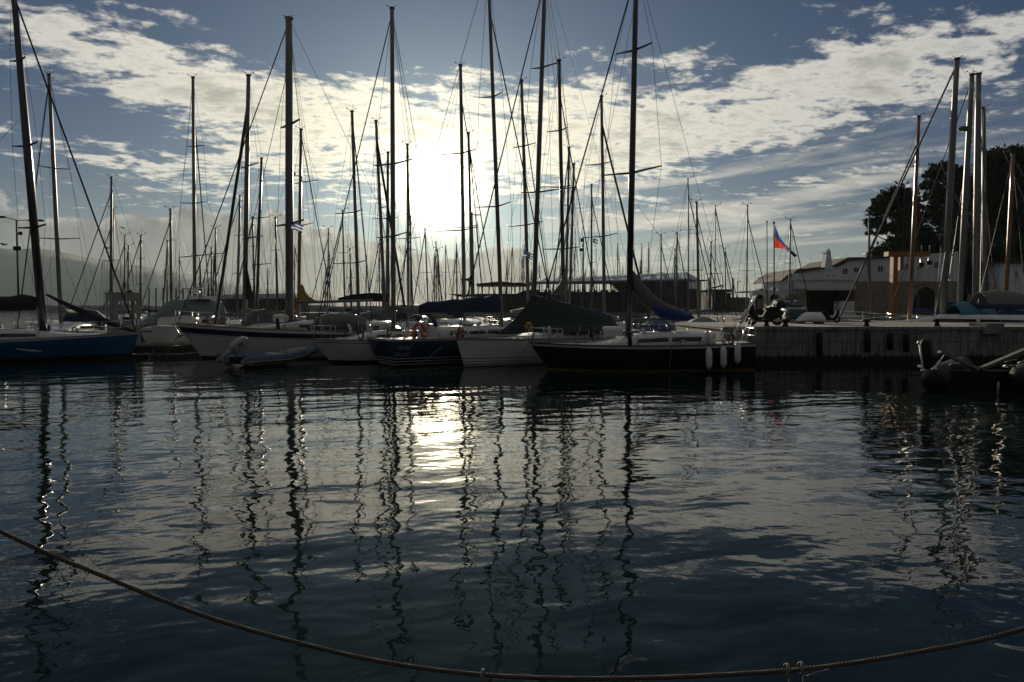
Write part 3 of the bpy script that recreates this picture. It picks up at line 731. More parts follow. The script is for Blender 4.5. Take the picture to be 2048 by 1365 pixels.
def dinghy():
    # grey inflatable with a tilted white outboard
    s0, b0 = Wat(465, 737), Wat(632, 722); s0.z = b0.z = 0
    H = Hull(b0 + (b0-s0).normalized()*.0, s0, 1.8, (.55, .5, .5)); T = Thing('inflatable_dinghy', 'grey inflatable dinghy with blue topped tubes and a tilted white outboard', 'dinghy', H.loc, H.yaw)
    L = H.L
    for side in (-1, 1):
        pts, rs = [], []
        for i in range(15):
            t = i/14; x = -L/2 + L*t; y = side*.66*(1 - smst((t-.55)/.45)**1.6*.97); z = .29 + .26*smst((t-.45)/.55); pts.append((x, y, z)); rs.append(.10 if i == 0 else .235 - .03*t)
        mb = MB(); mb.tube(pts, rs, 14)
        T.part('tube', mb, M['greytube'], local=True)
        mb = MB(); rows = [[] for _ in range(7)]
        for p, r in zip(pts, rs):
            for k, a in enumerate([R(12+26*j) for j in range(7)]): rows[k].append(Vector(p) + Vector((0, math.cos(a)*(r+.006), math.sin(a)*(r+.006))))
        mb.sheet(rows); T.part('tube_top', mb, M['bluetube'], local=True, fix=False)
        mb = MB(); mb.tube([Vector(p) + Vector((0, side*(r*.92), -.08)) for p, r in zip(pts[1:-1], rs[1:-1])], .03, 5); T.part('rubbing_strake', mb, M['rub'], local=True)
    for side in (-1, 1):
        for t in (.2, .45, .7):
            x = -L/2 + L*t; r = .235-.03*t; y = side*.66*(1 - smst((t-.55)/.45)**1.6*.97); z = .29 + .26*smst((t-.45)/.55); mb = MB(); mb.tube([Vector((x, y+(r+.004)*math.cos(a), z+(r+.004)*math.sin(a))) for a in (2*math.pi*i/20 for i in range(21))], .010, 5); T.part('seam', mb, M['rub'], local=True)
        pts = []
        for i in range(25):
            t = .08 + .78*i/24; x = -L/2 + L*t; r = .235-.03*t; y = side*.66*(1 - smst((t-.55)/.45)**1.6*.97); z = .29 + .26*smst((t-.45)/.55); pts.append(Vector((x, y+side*(r+.012)*.93, z+.10-.07*abs(math.sin(i*math.pi/4)))))
        mb = MB(); mb.tube(pts, .010, 5); T.part('grab_line', mb, M['rope'], local=True)
    mb = MB(); rows = []
    for y in (-.55, -.3, 0, .3, .55): rows.append([Vector((-L/2+.25+(L-.65)*i/8, y*(1-.9*smst((i/8-.6)/.4)), .02 + (abs(y)*.35) + .3*smst((i/8-.5)/.5))) for i in range(9)])
    mb.sheet(rows, thick=Vector((0, 0, -.05))); T.part('hull', mb, M['gel'], local=True)
    mb = MB(); mb.box((-L/2+.22, -.46, .16), (-L/2+.27, .46, .46)); T.part('transom', mb, M['rub'], local=True)
    mb = MB(); mb.box((-.25, -.5, .45), (.05, .5, .52)); T.part('seat', mb, M['deck'], local=True)
    # outboard, tilted up out of the water
    e = MB(); q = Vector((-L/2-.05, -.05, .72)); tilt = R(62); MT = Matrix.Translation(q) @ Matrix.Rotation(tilt, 4, 'Y')
    rings = []
    for z, sx, sy in ((0, .12, .11), (.06, .21, .18), (.3, .27, .20), (.62, .26, .20), (.82, .22, .18), (.88, .14, .12)):
        rings.append([MT @ Vector((-.05+sx*math.copysign(abs(math.cos(t))**.45, math.cos(t)), sy*math.copysign(abs(math.sin(t))**.45, math.sin(t)), z)) for t in (2*math.pi*i/18 for i in range(18))])
    e.ring_loft(rings); ob = T.part('outboard', e, M['greytube'], local=True)
    for zz in (.30, .42):
        e = MB(); e.box((-.20, -.215, zz), (-.02, -.203, zz+.05), 0, MT); T.part('cowl_vent', e, M['dark' if 'dark' in M else 'rub'], local=True, parent=ob)
    e = MB(); e.tube([MT @ Vector((.18, 0, .1)), MT @ Vector((.5, .05, .2)), MT @ Vector((.75, .08, .18))], .03, 7); T.part('tiller', e, M['rub'], local=True, parent=ob)
    e = MB(); rings = []
    for z, sx, sy in ((.02, .13, .08), (-.3, .10, .05), (-.62, .11, .035), (-.85, .06, .02)):
        rings.append([MT @ Vector((-.05+sx*math.cos(t), sy*math.sin(t), z)) for t in (2*math.pi*i/10 for i in range(10))])
    e.ring_loft(rings); e.lathe(MT @ Vector((-.2, 0, -.62)), MT @ Vector((.18, 0, -.62)), ((0, .02), (.2, .05), (.8, .05), (1, .015)), 8); T.part('drive_leg', e, M['greytube'], local=True, parent=ob)
    e = MB()
    for k in range(3):
        a = 2*math.pi*k/3; c = MT @ Vector((-.2, 0, -.62)); e.ball(c + (MT.to_3x3() @ Vector((0, .07*math.cos(a), .07*math.sin(a)))), .055, 7, 4, sc=(.35, 1, 1))
    T.part('propeller', e, M['boot'], local=True, parent=ob)
dinghy()
# ------------------------------------------------------------------ yachts farther back
BACKG = 'yachts on the pontoons behind the front row'
hullcols = [('gel', 'boot'), ('gel', 'navy'), ('gel', 'redboot'), ('gel', 'boot'), ('dkblue', 'boot'), ('greycl', 'boot')]
cov = ['navycl', 'greycl', 'bluecl', 'palecl', 'darkcl', 'greycl', 'navycl']
def back_yacht(i, label, top, bx, d, th, sp=(), fx=None, away=-1, mast='alu', furl=2.2, hull=None, cover=None, group=BACKG, L=None, head=True, kz=0.30, cat='sailing yacht', foot=None, rad=None, boom=True, det=True):
    rr = random.Random(100+i)
    by = 615 + (2.6-1.75)/d*F
    base = (bx, by); b = P(bx, by, d); zt = P(*top, d).z; L = L or min(max(zt/1.35, 6.5), 14.5); fwd = .44*L
    if fx is not None:
        c = max(-1, min(1, (fx-bx)/F*d/fwd))
    else: c = rr.uniform(-.45, .45)
    u = Vector((c, -away*math.sqrt(1-c*c) * -1, 0)); B = .30*L
    bow = Vector((b.x, b.y, 0)) + u*fwd; stern = bow - u*L
    H = Hull(bow, stern, B, (.115*L+.05, .095*L+.05, .09*L+.05), (.07*L, .2), .72, n=12)
    hc = hull or rr.choice(hullcols)
    T = Thing('sailing_yacht', label, cat, H.loc, H.yaw, group)
    hull_parts(T, H, [(1, 0), (.86, 1), (.80, 0), (.08, 1)], [M[hc[0]], M[hc[1]]])
    xm = L/2 - fwd
    cabin(T, H, -.30*L, .26*L, B*.62, .045*L, nwin=2, hatches=1)
    r = Rig(T, d, base, top, th, mast, 1.3, k=kz, foot=H.deckz(xm)+.02*L, tz=.8)
    tips = []
    for (py, hl, hr, rise) in sp:
        t = (by-py)/(by-top[1]); cx = bx + (top[0]-bx)*t; tips.append(r.spreader((cx-hl, py+1), (cx+hr, py-rise), .35))
    if head: r.masthead(ant=rr.random() < .6, left=rr.random() < .5)
    r.shrouds(H, tips, xm)
    r.wire('forestay', [r.frac(rr.choice((.98, .88, .9))), H.w(L/2-.1, 0, H.z[0])], furl/2/F*d, 'furl'); r.wire('backstay', [r.t, H.w(-L/2+.2, 0, H.z[2])])
    if det:
        for q in range(2):
            e = H.w(xm + rr.uniform(-.9, .9), rr.uniform(-.7, .7), H.deckz(xm)+.3); r.wire('halyard', [r.frac(rr.choice((.985, .9, .75))), e], .8*r.wr)
    if boom: boom_cover(T, H.w(xm-.2, 0, H.deckz(xm)+1.15), H.w(xm-.38*L, 0, H.deckz(xm)+1.05), rr.choice((.28, .35, .42)), cover or rr.choice(cov), wid=.3)
    if det:
        guard_rails(T, H, n=3, h=.55, r=.014)
        if rr.random() < .6:
            rings = []; x0 = -.16*L
            for k in range(5):
                rings.append([Vector((x0 - .9*k/4, y*B*.34, H.deckz(x0) + .3 + z*(.55 + .45*smst(k/2)))) for y, z in ((-1, -.3), (-.95, .6), (-.6, .95), (0, 1.05), (.6, .95), (.95, .6), (1, -.3))])
            mb = MB(); mb.ring_loft(rings); T.part('spray_hood', mb, M[rr.choice(cov)], local=True)
    if rad:
        c = r.at(rad) + Vector((-.55, -.25, 0)); mb = MB(); mb.lathe(c, c + Vector((0, 0, .26)), ((0, .2), (.3, .32), (.7, .32), (1, .18)), 14); mb.box((c.x, c.y-.04, c.z-.05), (r.at(rad).x, c.y+.04, c.z)); T.part('radar_dome', mb, M['greycl'], parent=r.mast)
    return T, H, r

BY = [
 ('white yacht with a silver mast and long furled headsail beside the dark leaning mast', (98, 150), 122, 40, 7, [(330, 34, 34, -9), (475, 46, 46, -2)], 158, {}),
 ('yacht with a slim grey mast rising above the harbour kiosk', (223, 356), 222, 62, 5, [(520, 18, 18, 0)], 190, {}),
 ('yacht whose shorter mast stands just beside the slim mast above the kiosk', (227, 420), 224, 80, 4, [(520, 16, 16, 0)], 205, {}),
 ('distant yacht with the taller of two thin masts close together past the kiosk roof', (250, 473), 249, 105, 3.2, [(555, 10, 10, 0)], 233, {}),
 ('distant yacht with the shorter of two thin masts close together past the kiosk roof', (257, 494), 256, 118, 3.2, [(560, 9, 9, 0)], 265, {}),
 ('yacht with a lone straight mast between the kiosk and the pale pennant', (282, 473), 281, 98, 4, [(517, 8, 8, 0), (568, 9, 9, 0)], 262, {}),
 ('yacht with the thicker mast right beside the pale hanging pennant', (341, 420), 343, 76, 5, [(480, 9, 9, 0), (548, 10, 10, 0)], 310, {}),
 ('yacht flying a pale rolled pennant from its thin mast', (335, 484), 334, 90, 3, [], 350, {}),
 ('yacht with a tall slender purplish mast near the covered motor yacht', (386, 156), 390, 50, 6.5, [(292, 13, 20, 1), (405, 27, 27, 1), (514, 30, 65, 8)], 350, dict(away=1)),
 ('yacht with a thin mast between the thick furled headsail and the tall slender mast', (423, 498), 423, 90, 3.2, [(545, 14, 14, 0)], 408, {}),
 ('yacht with a thin mast carrying a small square reflector beside the furled headsail', (431, 458), 432, 85, 3.4, [(512, 14, 14, 0), (570, 16, 16, 0)], 450, {}),
 ('yacht with a dark mast just in front of the grey mast with the furled headsail', (480, 393), 474, 66, 4.6, [(470, 9, 9, 0), (546, 12, 12, 0)], 440, {}),
 ('yacht with a stout grey mast and a thick dark furled headsail slanting to its bow', (497, 152), 489, 41, 9, [(335, 11, 22, 9), (478, 6, 34, 6)], 372, dict(furl=7, away=1, cover='greycl')),
 ('yacht with a black mast behind the stout grey mast and its furled headsail', (523, 318), 513, 52, 5.5, [(436, 20, 20, 2), (530, 12, 26, 3)], 545, dict(mast='darkmast')),
 ('yacht with a short grey mast close against the black mast', (505, 436), 510, 84, 4, [(492, 8, 8, 0), (558, 10, 10, 0)], 485, {}),
 ('wooden masted ketch with an ochre sail bundled at the foot of its mast', (602, 260), 597, 45, 6.5, [(368, 15, 36, 8), (455, 30, 28, 9)], 640, dict(mast='wood', cover='tan', rad=352, away=1)),
 ('yacht with a grey mast half hidden by the striped yacht, left of its mast', (551, 437), 555, 84, 4.4, [(500, 10, 10, 0)], 580, {}),
 ('yacht with a tall grey mast midway between the wooden mast and the sun', (704, 224), 718, 43, 6.8, [(427, 40, 14, 8), (527, 48, 18, 6)], 775, dict(away=-1)),
 ('distant yacht with a short mast between the wooden mast and the tall grey mast', (657, 459), 655, 98, 3, [(520, 12, 12, 0)], 630, {}),
 ('yacht with a thin mast left of the tall grey mast and touching its spreaders', (685, 423), 690, 80, 3.4, [(505, 12, 12, 0)], 660, {}),
 ('distant yacht with a low mast beside the foot of the tall grey mast', (700, 500), 702, 128, 2.8, [(555, 9, 9, 0)], 715, {}),
 ('yacht with a leaning bronze mast and a dark furled headsail running down past the sun', (752, 243), 771, 42, 6.5, [(332, 5, 16, 2), (415, 3, 17, 2)], 838, dict(furl=5, away=-1)),
 ('yacht whose mast nearly merges with the one beside the leaning bronze mast', (776, 306), 774, 52, 6, [(437, 30, 20, 2)], 800, {}),
 ('yacht with a very thin mast hidden among the masts before the sun', (763, 437), 765, 86, 3, [(503, 12, 12, 0), (560, 12, 12, 0)], 742, {}),
 ('yacht with a pale bronze mast at the edge of the sun glare', (815, 290), 817, 49, 5.5, [(477, 24, 24, 2)], 845, {}),
 ('distant yacht with a short mast standing against the pale bronze mast', (821, 434), 822, 84, 3.4, [(500, 12, 12, 0)], 800, {}),
 ('distant yacht with a mast directly under the sun, its single crosstree wide', (850, 460), 857, 98, 3, [(545, 16, 10, 0)], 830, {}),
 ('distant yacht with a hair thin mast directly under the sun', (875, 501), 879, 130, 2.6, [(552, 9, 9, 0)], 890, {}),
 ('yacht with the taller of two masts standing in the sun glare', (921, 132), 929, 43, 7.5, [(309, 42, 28, 10), (462, 52, 30, 8)], 1003, {}),
 ('yacht with the shorter of two masts standing in the sun glare', (937, 267), 945, 57, 5.6, [(455, 30, 14, 5)], 975, {}),
 ('yacht with a grey mast between the blue covered boom and the boom tent', (1043, 162), 1058, 43, 7, [(295, 20, 24, 9), (360, 4, 4, 0), (453, 34, 34, 10)], 1100, {}),
 ('yacht with a dark mast rising over the peak of the boom tent', (1118, 122), 1128, 44, 8, [(263, 26, 15, 8), (373, 42, 20, 2), (498, 40, 34, 4)], 1180, dict(mast='darkmast')),
 ('yacht with a leaning mast just behind the dark mast over the boom tent', (1138, 297), 1131, 50, 5.4, [(410, 8, 8, 0)], 1090, {}),
 ('yacht with a grey mast tilted right beside the dark mast over the boom tent', (1148, 329), 1138, 54, 5.4, [(450, 6, 6, 0), (540, 8, 8, 0)], 1100, {}),
 ('yacht with a short straight mast between the boom tent and the black mast', (1183, 371), 1183, 64, 4.2, [(442, 5, 6, 1), (525, 8, 10, 1)], 1225, {}),
 ('yacht with a dark mast and a furled headsail crossing behind the black mast', (1203, 194), 1209, 42, 6.8, [(330, 34, 22, 8), (475, 42, 28, 8)], 1276, dict(furl=5, away=-1, cover='bluecl')),
 ('distant yacht with a short mast over the gable of the pavilion, nearest the black mast', (1322, 472), 1322, 96, 3.2, [(545, 8, 8, 0)], 1345, {}),
 ('distant yacht with a bronze mast over the gable of the pavilion', (1354, 468), 1352, 92, 4, [(515, 5, 5, 0)], 1372, {}),
 ('distant yacht with a stumpy mast touching the bronze mast over the pavilion gable', (1350, 501), 1348, 102, 3.4, [], 1335, {}),
 ('yacht with a pale hair thin mast at the end of the pavilion', (1376, 360), 1377, 62, 2.8, [(459, 16, 16, 0), (540, 20, 26, 0)], 1410, {}),
 ('yacht with a stout short mast at the end of the pavilion', (1393, 406), 1398, 66, 5.5, [(468, 5, 5, 0), (540, 10, 10, 0)], 1425, {}),
 ('distant yacht with a dark mast just past the end of the pavilion', (1422, 486), 1420, 100, 3.8, [(547, 12, 20, 0)], 1445, {}),
 ('distant yacht with a tall hair thin mast past the end of the pavilion', (1431, 413), 1429, 78, 2.2, [(547, 14, 14, 0)], 1450, {}),
 ('distant yacht with a low thin mast in front of the dark block past the pavilion', (1450, 499), 1452, 101, 2.4, [], 1470, {}),
 ('yacht with a bare thin mast behind the gangway of the black yacht', (1495, 413), 1493, 66, 3, [(541, 16, 16, 0)], 1520, dict(boom=False)),
 ('yacht with a thin mast behind the streaming flag', (1581, 441), 1578, 60, 3, [(526, 11, 11, 0)], 1600, dict(boom=False)),
 ('yacht with a pale mast in front of the white building, before its two small windows', (1738, 432), 1740, 50, 4, [(575, 3, 3, 0)], 1700, dict(boom=False)),
 ('yacht with a copper coloured mast standing before the orange crane', (1838, 234), 1819, 47, 7, [(332, 22, 5, 2)], 1725, dict(mast='wood', furl=3, away=1, group='yachts moored beyond the quay')),
 ('yacht with the tallest pale mast of those in front of the pines', (1914, 119), 1886, 44, 11, [(236, 7, 7, 3), (345, 8, 8, 4), (470, 10, 10, 6)], 1745, dict(furl=3.5, away=1, hull=('gel', 'boot'), L=15, group='yachts moored beyond the quay')),
 ('yacht with a radar dome halfway up its pale mast before the pines', (1944, 150), 1918, 46, 10, [(290, 6, 8, 6), (385, 8, 9, 5)], 1860, dict(rad=262, away=1, group='yachts moored beyond the quay')),
 ('yacht with a thick grey mast rising right beside the radar dome', (1957, 149), 1951, 52, 11, [(300, 7, 8, 4), (430, 8, 8, 4)], 2075, dict(away=1, group='yachts moored beyond the quay')),
 ('yacht with a shorter grey mast just past the thick grey mast before the pines', (1967, 217), 1970, 54, 8, [(430, 7, 7, 3), (535, 7, 7, 3)], 2060, dict(away=1, group='yachts moored beyond the quay')),
 ('yacht with a leaning copper mast before the darkest part of the pines', (2026, 311), 2010, 50, 6.5, [(478, 6, 6, 2)], 2110, dict(mast='wood', away=1, group='yachts moored beyond the quay')),
]
MASTS = {}
for i, (lab, top, bx, d, th, sp, fx, kw) in enumerate(BY):
    MASTS[bx] = back_yacht(i, lab, top, bx, d, th, sp, fx, det=d < 75, **kw)
def cloth(bx, name, pts, d, m, thick=.05):
    mb = MB(); mb.slab([P(x, y, d) for x, y in pts], (0, thick, 0)); MASTS[bx][0].part(name, mb, M[m])
cloth(489, 'riding_sail', [(491.5, 520), (497, 552), (503, 580), (509, 598), (491, 599)], 40.7, 'darkcl')
cloth(597, 'stowed_sail', [(598, 566), (604, 571), (608, 582), (616, 592), (628, 600), (644, 604), (598, 607)], 44.8, 'tan', .3)
cloth(1128, 'stowed_sail', [(1129, 540), (1125, 556), (1118, 570), (1109, 581), (1099, 589), (1130, 592)], 43.7, 'greycl', .3)
cloth(718, 'boom_awning', [(674, 603), (677, 596), (706, 589), (742, 586), (774, 588), (775, 604)], 42.6, 'darkcl', .5)
def far_crowd():
    rr = random.Random(4); lab = 'tiny far off yacht with a hair thin mast in the crowd on the outer pontoons'
    for i in range(34):
        px = rr.choice((rr.uniform(290, 760), rr.uniform(640, 1100), rr.uniform(1000, 1300))); d = rr.choice((rr.uniform(92, 120), rr.uniform(146, 180))) if px < 880 else rr.uniform(142, 185); py = rr.uniform(482, 545)
        back_yacht(500+i, lab, (px+rr.uniform(-2, 2), py), px, d, 2.3, [(py+(600-py)*.5, 6, 6, 0)], None, away=rr.choice((-1, 1)), group='tiny yachts crowded on the outer pontoons', head=False, det=False, kz=.2, furl=1.2)
far_crowd()

def flag(name, label, pole_top, w, h, d, stripes, cant=None, droop=.25, wave=.05, M0=None):
    """a striped flag blowing to the right from its hoist; stripes: colours from the top"""
    o = P(*pole_top, d); W, Hh = w/F*d, h/F*d; n = len(stripes); rows = []
    for i in range(n*2+1):
        v = i/(n*2); rows.append([Vector((o.x + W*u*(1-.10*v), o.y + wave*math.sin(7*u+1.2*v), o.z - Hh*v - droop*W*u*u + .03*W*math.sin(6*u))) for u in (j/14 for j in range(15))])
    cols = []; 
    for s_ in stripes:
        if s_ not in cols: cols.append(s_)
    if cant and cant not in cols: cols.append(cant)
    def mi(i, j): return cols.index(cant) if cant and j < 5 and i < n else cols.index(stripes[i//2])
    mb = MB(); mb.sheet(rows, m=mi)
    return solo(name, mb, [M[c] for c in cols], label, 'flag', rows[-1][0])
def cloth_mat(name, col):
    m = mat(name, col, 0.85); t = m.node_tree; b = t.nodes['Principled BSDF']; tr = t.nodes.new('ShaderNodeBsdfTranslucent'); tr.inputs[0].default_value = (*col, 1)
    mx = t.nodes.new('ShaderNodeMixShader'); mx.inputs[0].default_value = .55; t.links.new(b.outputs[0], mx.inputs[1]); t.links.new(tr.outputs[0], mx.inputs[2]); t.links.new(mx.outputs[0], t.nodes['Material Output'].inputs['Surface']); return m
M['flagblue'] = cloth_mat('flag_blue_cloth', (0.035, 0.09, 0.26)); M['flagwhite'] = cloth_mat('flag_white_cloth', (0.75, 0.75, 0.73)); M['flagnavy'] = cloth_mat('flag_navy_cloth', (0.012, 0.016, 0.05))
flag('striped_flag', 'blue and white striped flag under the spreaders of the striped yacht', (582, 445), 24, 15, 34.6, ['flagblue', 'flagwhite']*2 + ['flagblue'], 'flagblue')
flag('striped_flag', 'small blue and white striped flag beside the grey mast near the boom tent', (1047, 503), 20, 12, 42.3, ['flagblue', 'flagwhite']*2 + ['flagblue'], 'flagblue', droop=.3)
flag('striped_flag', 'little blue and white flag behind the boats, close to the short straight mast', (1186, 478), 10, 8, 63, ['flagblue', 'flagwhite', 'flagblue'], None)
mb = MB(); pts = [P(334+dx, y, 89.6) for y, dx in ((530, 1), (540, 0), (552, -1.5), (560, -2))]; mb.tube(pts, [.12, .3, .34, .22], 7); solo('pennant', mb, M['flagwhite'], 'pale pennant hanging rolled up on a thin mast past the kiosk', 'pennant', pts[-1])

def wind_generator():
    T = Thing('wind_generator', 'three bladed wind generator on a pole beside the two masts in the glare', 'wind generator', P(938, 612, 52)); mb = MB()
    c = P(938, 560, 52); mb.tube([P(938, 612, 52), c + Vector((0, .2, 0))], .05, 6); T.part('pole', mb, M['greycl'])
    mb = MB(); mb.lathe(c - Vector((0, .2, 0)), c + Vector((0, .5, 0)), ((0, .05), (.2, .16), (.7, .16), (1, .06)), 10); T.part('hub', mb, M['greycl'])
    for px, py in ((921, 559), (947, 546), (948, 573)):
        q = P(px, py, 51.9); mb = MB(); mb.tube([c, c + (q-c)*.4, q], [.10, .08, .03], 5); T.part('blade', mb, M['darkcl'])
wind_generator()
# ------------------------------------------------------------------ quay, moles, buildings
def quay_material():
    m = bpy.data.materials.new('quay_concrete'); m.use_nodes = True; g = NT(m.node_tree); b = m.node_tree.nodes['Principled BSDF']
    pos = g.node('ShaderNodeNewGeometry').outputs['Position']; sp = g.node('ShaderNodeSeparateXYZ'); g.l.new(pos, sp.inputs[0]); x, y, z = sp.outputs
    big = g.noise(pos, 0.8, 6, 0.65); drip = g.noise(g.xyz(g.mul(x, 3.0), y, g.mul(z, 0.35)), 2.2, 4, 0.6)
    base = g.mix(g.lin(big, .3, .7), (0.20, 0.195, 0.185), (0.36, 0.355, 0.34))
    base = g.mix(g.mul(g.smooth(drip, .46, .66), .75), base, (0.07, 0.066, 0.06))
    rust = g.noise(g.xyz(g.mul(x, 2.2), g.add(y, 5.0), g.mul(z, .25)), 1.7, 4, .6); base = g.mix(g.mul(g.smooth(rust, .60, .72), .6), base, (0.15, 0.065, 0.03))
    seam = g.m('ABSOLUTE', g.sub(g.m('FRACT', g.mul(x, 1/2.4)), .5)); base = g.mix(g.smooth(seam, .010, .004), base, (0.03, 0.03, 0.03))
    sz = g.m('ABSOLUTE', g.sub(z, 1.02)); base = g.mix(g.smooth(sz, .02, .008), base, (0.04, 0.04, 0.04))
    edge = g.add(.38, g.mul(g.sub(drip, .5), .5)); base = g.mix(g.smooth(g.sub(z, edge), .12, -.06), base, (0.012, 0.014, 0.010))
    g.l.new(base, b.inputs['Base Color']); b.inputs['Roughness'].default_value = .85
    bn = g.node('ShaderNodeBump'); bn.inputs['Strength'].default_value = .5; bn.inputs['Distance'].default_value = .03
    g.l.new(g.noise(pos, 7, 6, .65), bn.inputs['Height']); g.l.new(bn.outputs[0], b.inputs['Normal']); return m
M['quay'] = quay_material()
M['paving'] = mat('worn_paving', (0.26, 0.25, 0.23), .85, noise=.2, nscale=1.5, bump=.3, bscale=15)
M['wallw'] = mat('whitewashed_wall', (0.62, 0.65, 0.70), .85, noise=.10, nscale=.7, bump=.25, bscale=9)
M['stone'] = mat('rubble_stone', (0.22, 0.19, 0.16), .9, noise=.45, nscale=2.2, bump=.8, bscale=4)
M['rooft'] = mat('brown_roof_tile', (0.075, 0.058, 0.048), .85, noise=.3, nscale=4, bump=.5, bscale=14)
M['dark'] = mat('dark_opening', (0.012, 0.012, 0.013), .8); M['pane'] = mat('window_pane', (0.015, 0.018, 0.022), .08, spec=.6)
M['curtain'] = mat('yellowish_blind', (0.42, 0.38, 0.18), .8, noise=.2, nscale=5)
M['sheetm'] = mat('grey_roof_sheet', (0.14, 0.15, 0.16), .4, metal=.3, noise=.15, nscale=1)
M['skylight'] = mat('pale_roof_panel', (0.60, 0.66, 0.74), .22, spec=.7, noise=.1, nscale=1)
M['darkw'] = mat('dark_timber', (0.04, 0.035, 0.03), .8, noise=.3, nscale=3); M['maroon'] = mat('maroon_awning', (0.10, 0.03, 0.025), .8, noise=.2, nscale=3)
M['crane'] = mat('orange_crane_paint', (0.33, 0.125, 0.018), .55, noise=.15, nscale=2); M['pole'] = mat('grey_pole_paint', (0.10, 0.10, 0.105), .5)
M['bark'] = mat('pine_bark', (0.09, 0.06, 0.045), .95, noise=.4, nscale=2, bump=.8, bscale=5)
M['pine'] = mat('pine_needles', (0.022, 0.034, 0.016), .8, spec=.2, noise=.45, nscale=.6); M['pine2'] = mat('dark_evergreen_leaves', (0.018, 0.029, 0.016), .8, spec=.2, noise=.45, nscale=.6)
M['rock'] = mat('breakwater_rock', (0.12, 0.115, 0.105), .9, noise=.4, nscale=.6, bump=.8, bscale=2)

xq = P(1447, 650, 31).x
mb = MB(); mb.box((xq, 31, -1.5), (160, 40, 1.58)); mb.box((xq-.05, 30.92, 1.58), (160, 40, 1.72)); structure('quay', mb, M['quay'])
mb = MB(); mb.box((P(1502, 0, 60).x, 60, -1.5), (260, 190, 1.7)); structure('ground', mb, M['paving'])
mb = MB(); mb.box((P(868, 0, 110).x, 110, -1.5), (P(1500, 0, 110).x, 136, 1.7)); structure('mole', mb, M['quay'])
mb = MB(); mb.box((P(405, 0, 126).x, 126, -1.5), (P(640, 0, 126).x, 138, 1.6)); structure('mole', mb, M['quay'])
mb = MB(); rows = [[], [], [], []]
for i in range(90):
    x = -620 + i*9.0
    for k, (dy, z) in enumerate(((0, -1), (3, 2.2), (6, 3.6), (13, 3.0))): rows[k].append((x + rng.normal(0, 1), 380 + dy + rng.normal(0, .6), z + (rng.normal(0, .35) if k else 0)))
mb.sheet(rows, sm=False); solo('breakwater', mb, M['rock'], 'low rocky breakwater lying along the horizon behind the pontoons', 'breakwater', (0, 380, -1))
mb = MB(); mb.box((P(196, 0, 37).x, 36.8, .12), (P(350, 0, 37).x, 39.6, .52)); structure('pontoon', mb, M['darkw'])

def px_box(mb, x0, y0, x1, y1, d, depth, m=0):
    a, b = P(x0, y1, d), P(x1, y0, d); mb.box((a.x, d, a.z), (b.x, d+depth, b.z), m); return mb
def px_poly(mb, pts, d, depth, m=0): mb.slab([P(x, y, d) for x, y in pts], (0, depth, 0), m); return mb
def win(T, wall, x0, y0, x1, y1, d, bars=2, fm='white'):
    """window let into a wall: frame standing a little proud, pane behind it"""
    a, b = P(x0, y1, d), P(x1, y0, d); mb = MB(); t = .07
    mb.box((a.x, d-.05, a.z), (a.x+t, d+.06, b.z)); mb.box((b.x-t, d-.05, a.z), (b.x, d+.06, b.z)); mb.box((a.x+t, d-.05, a.z), (b.x-t, d+.06, a.z+t)); mb.box((a.x+t, d-.05, b.z-t), (b.x-t, d+.06, b.z))
    for k in range(1, bars): x = a.x + (b.x-a.x)*k/bars; mb.box((x-.025, d-.03, a.z+t), (x+.025, d+.05, b.z-t))
    f = T.part('window', mb, M[fm], parent=wall); mb = MB(); mb.box((a.x+t, d-.015, a.z+t), (b.x-t, d+.03, b.z-t)); T.part('pane', mb, M['pane'], parent=f)

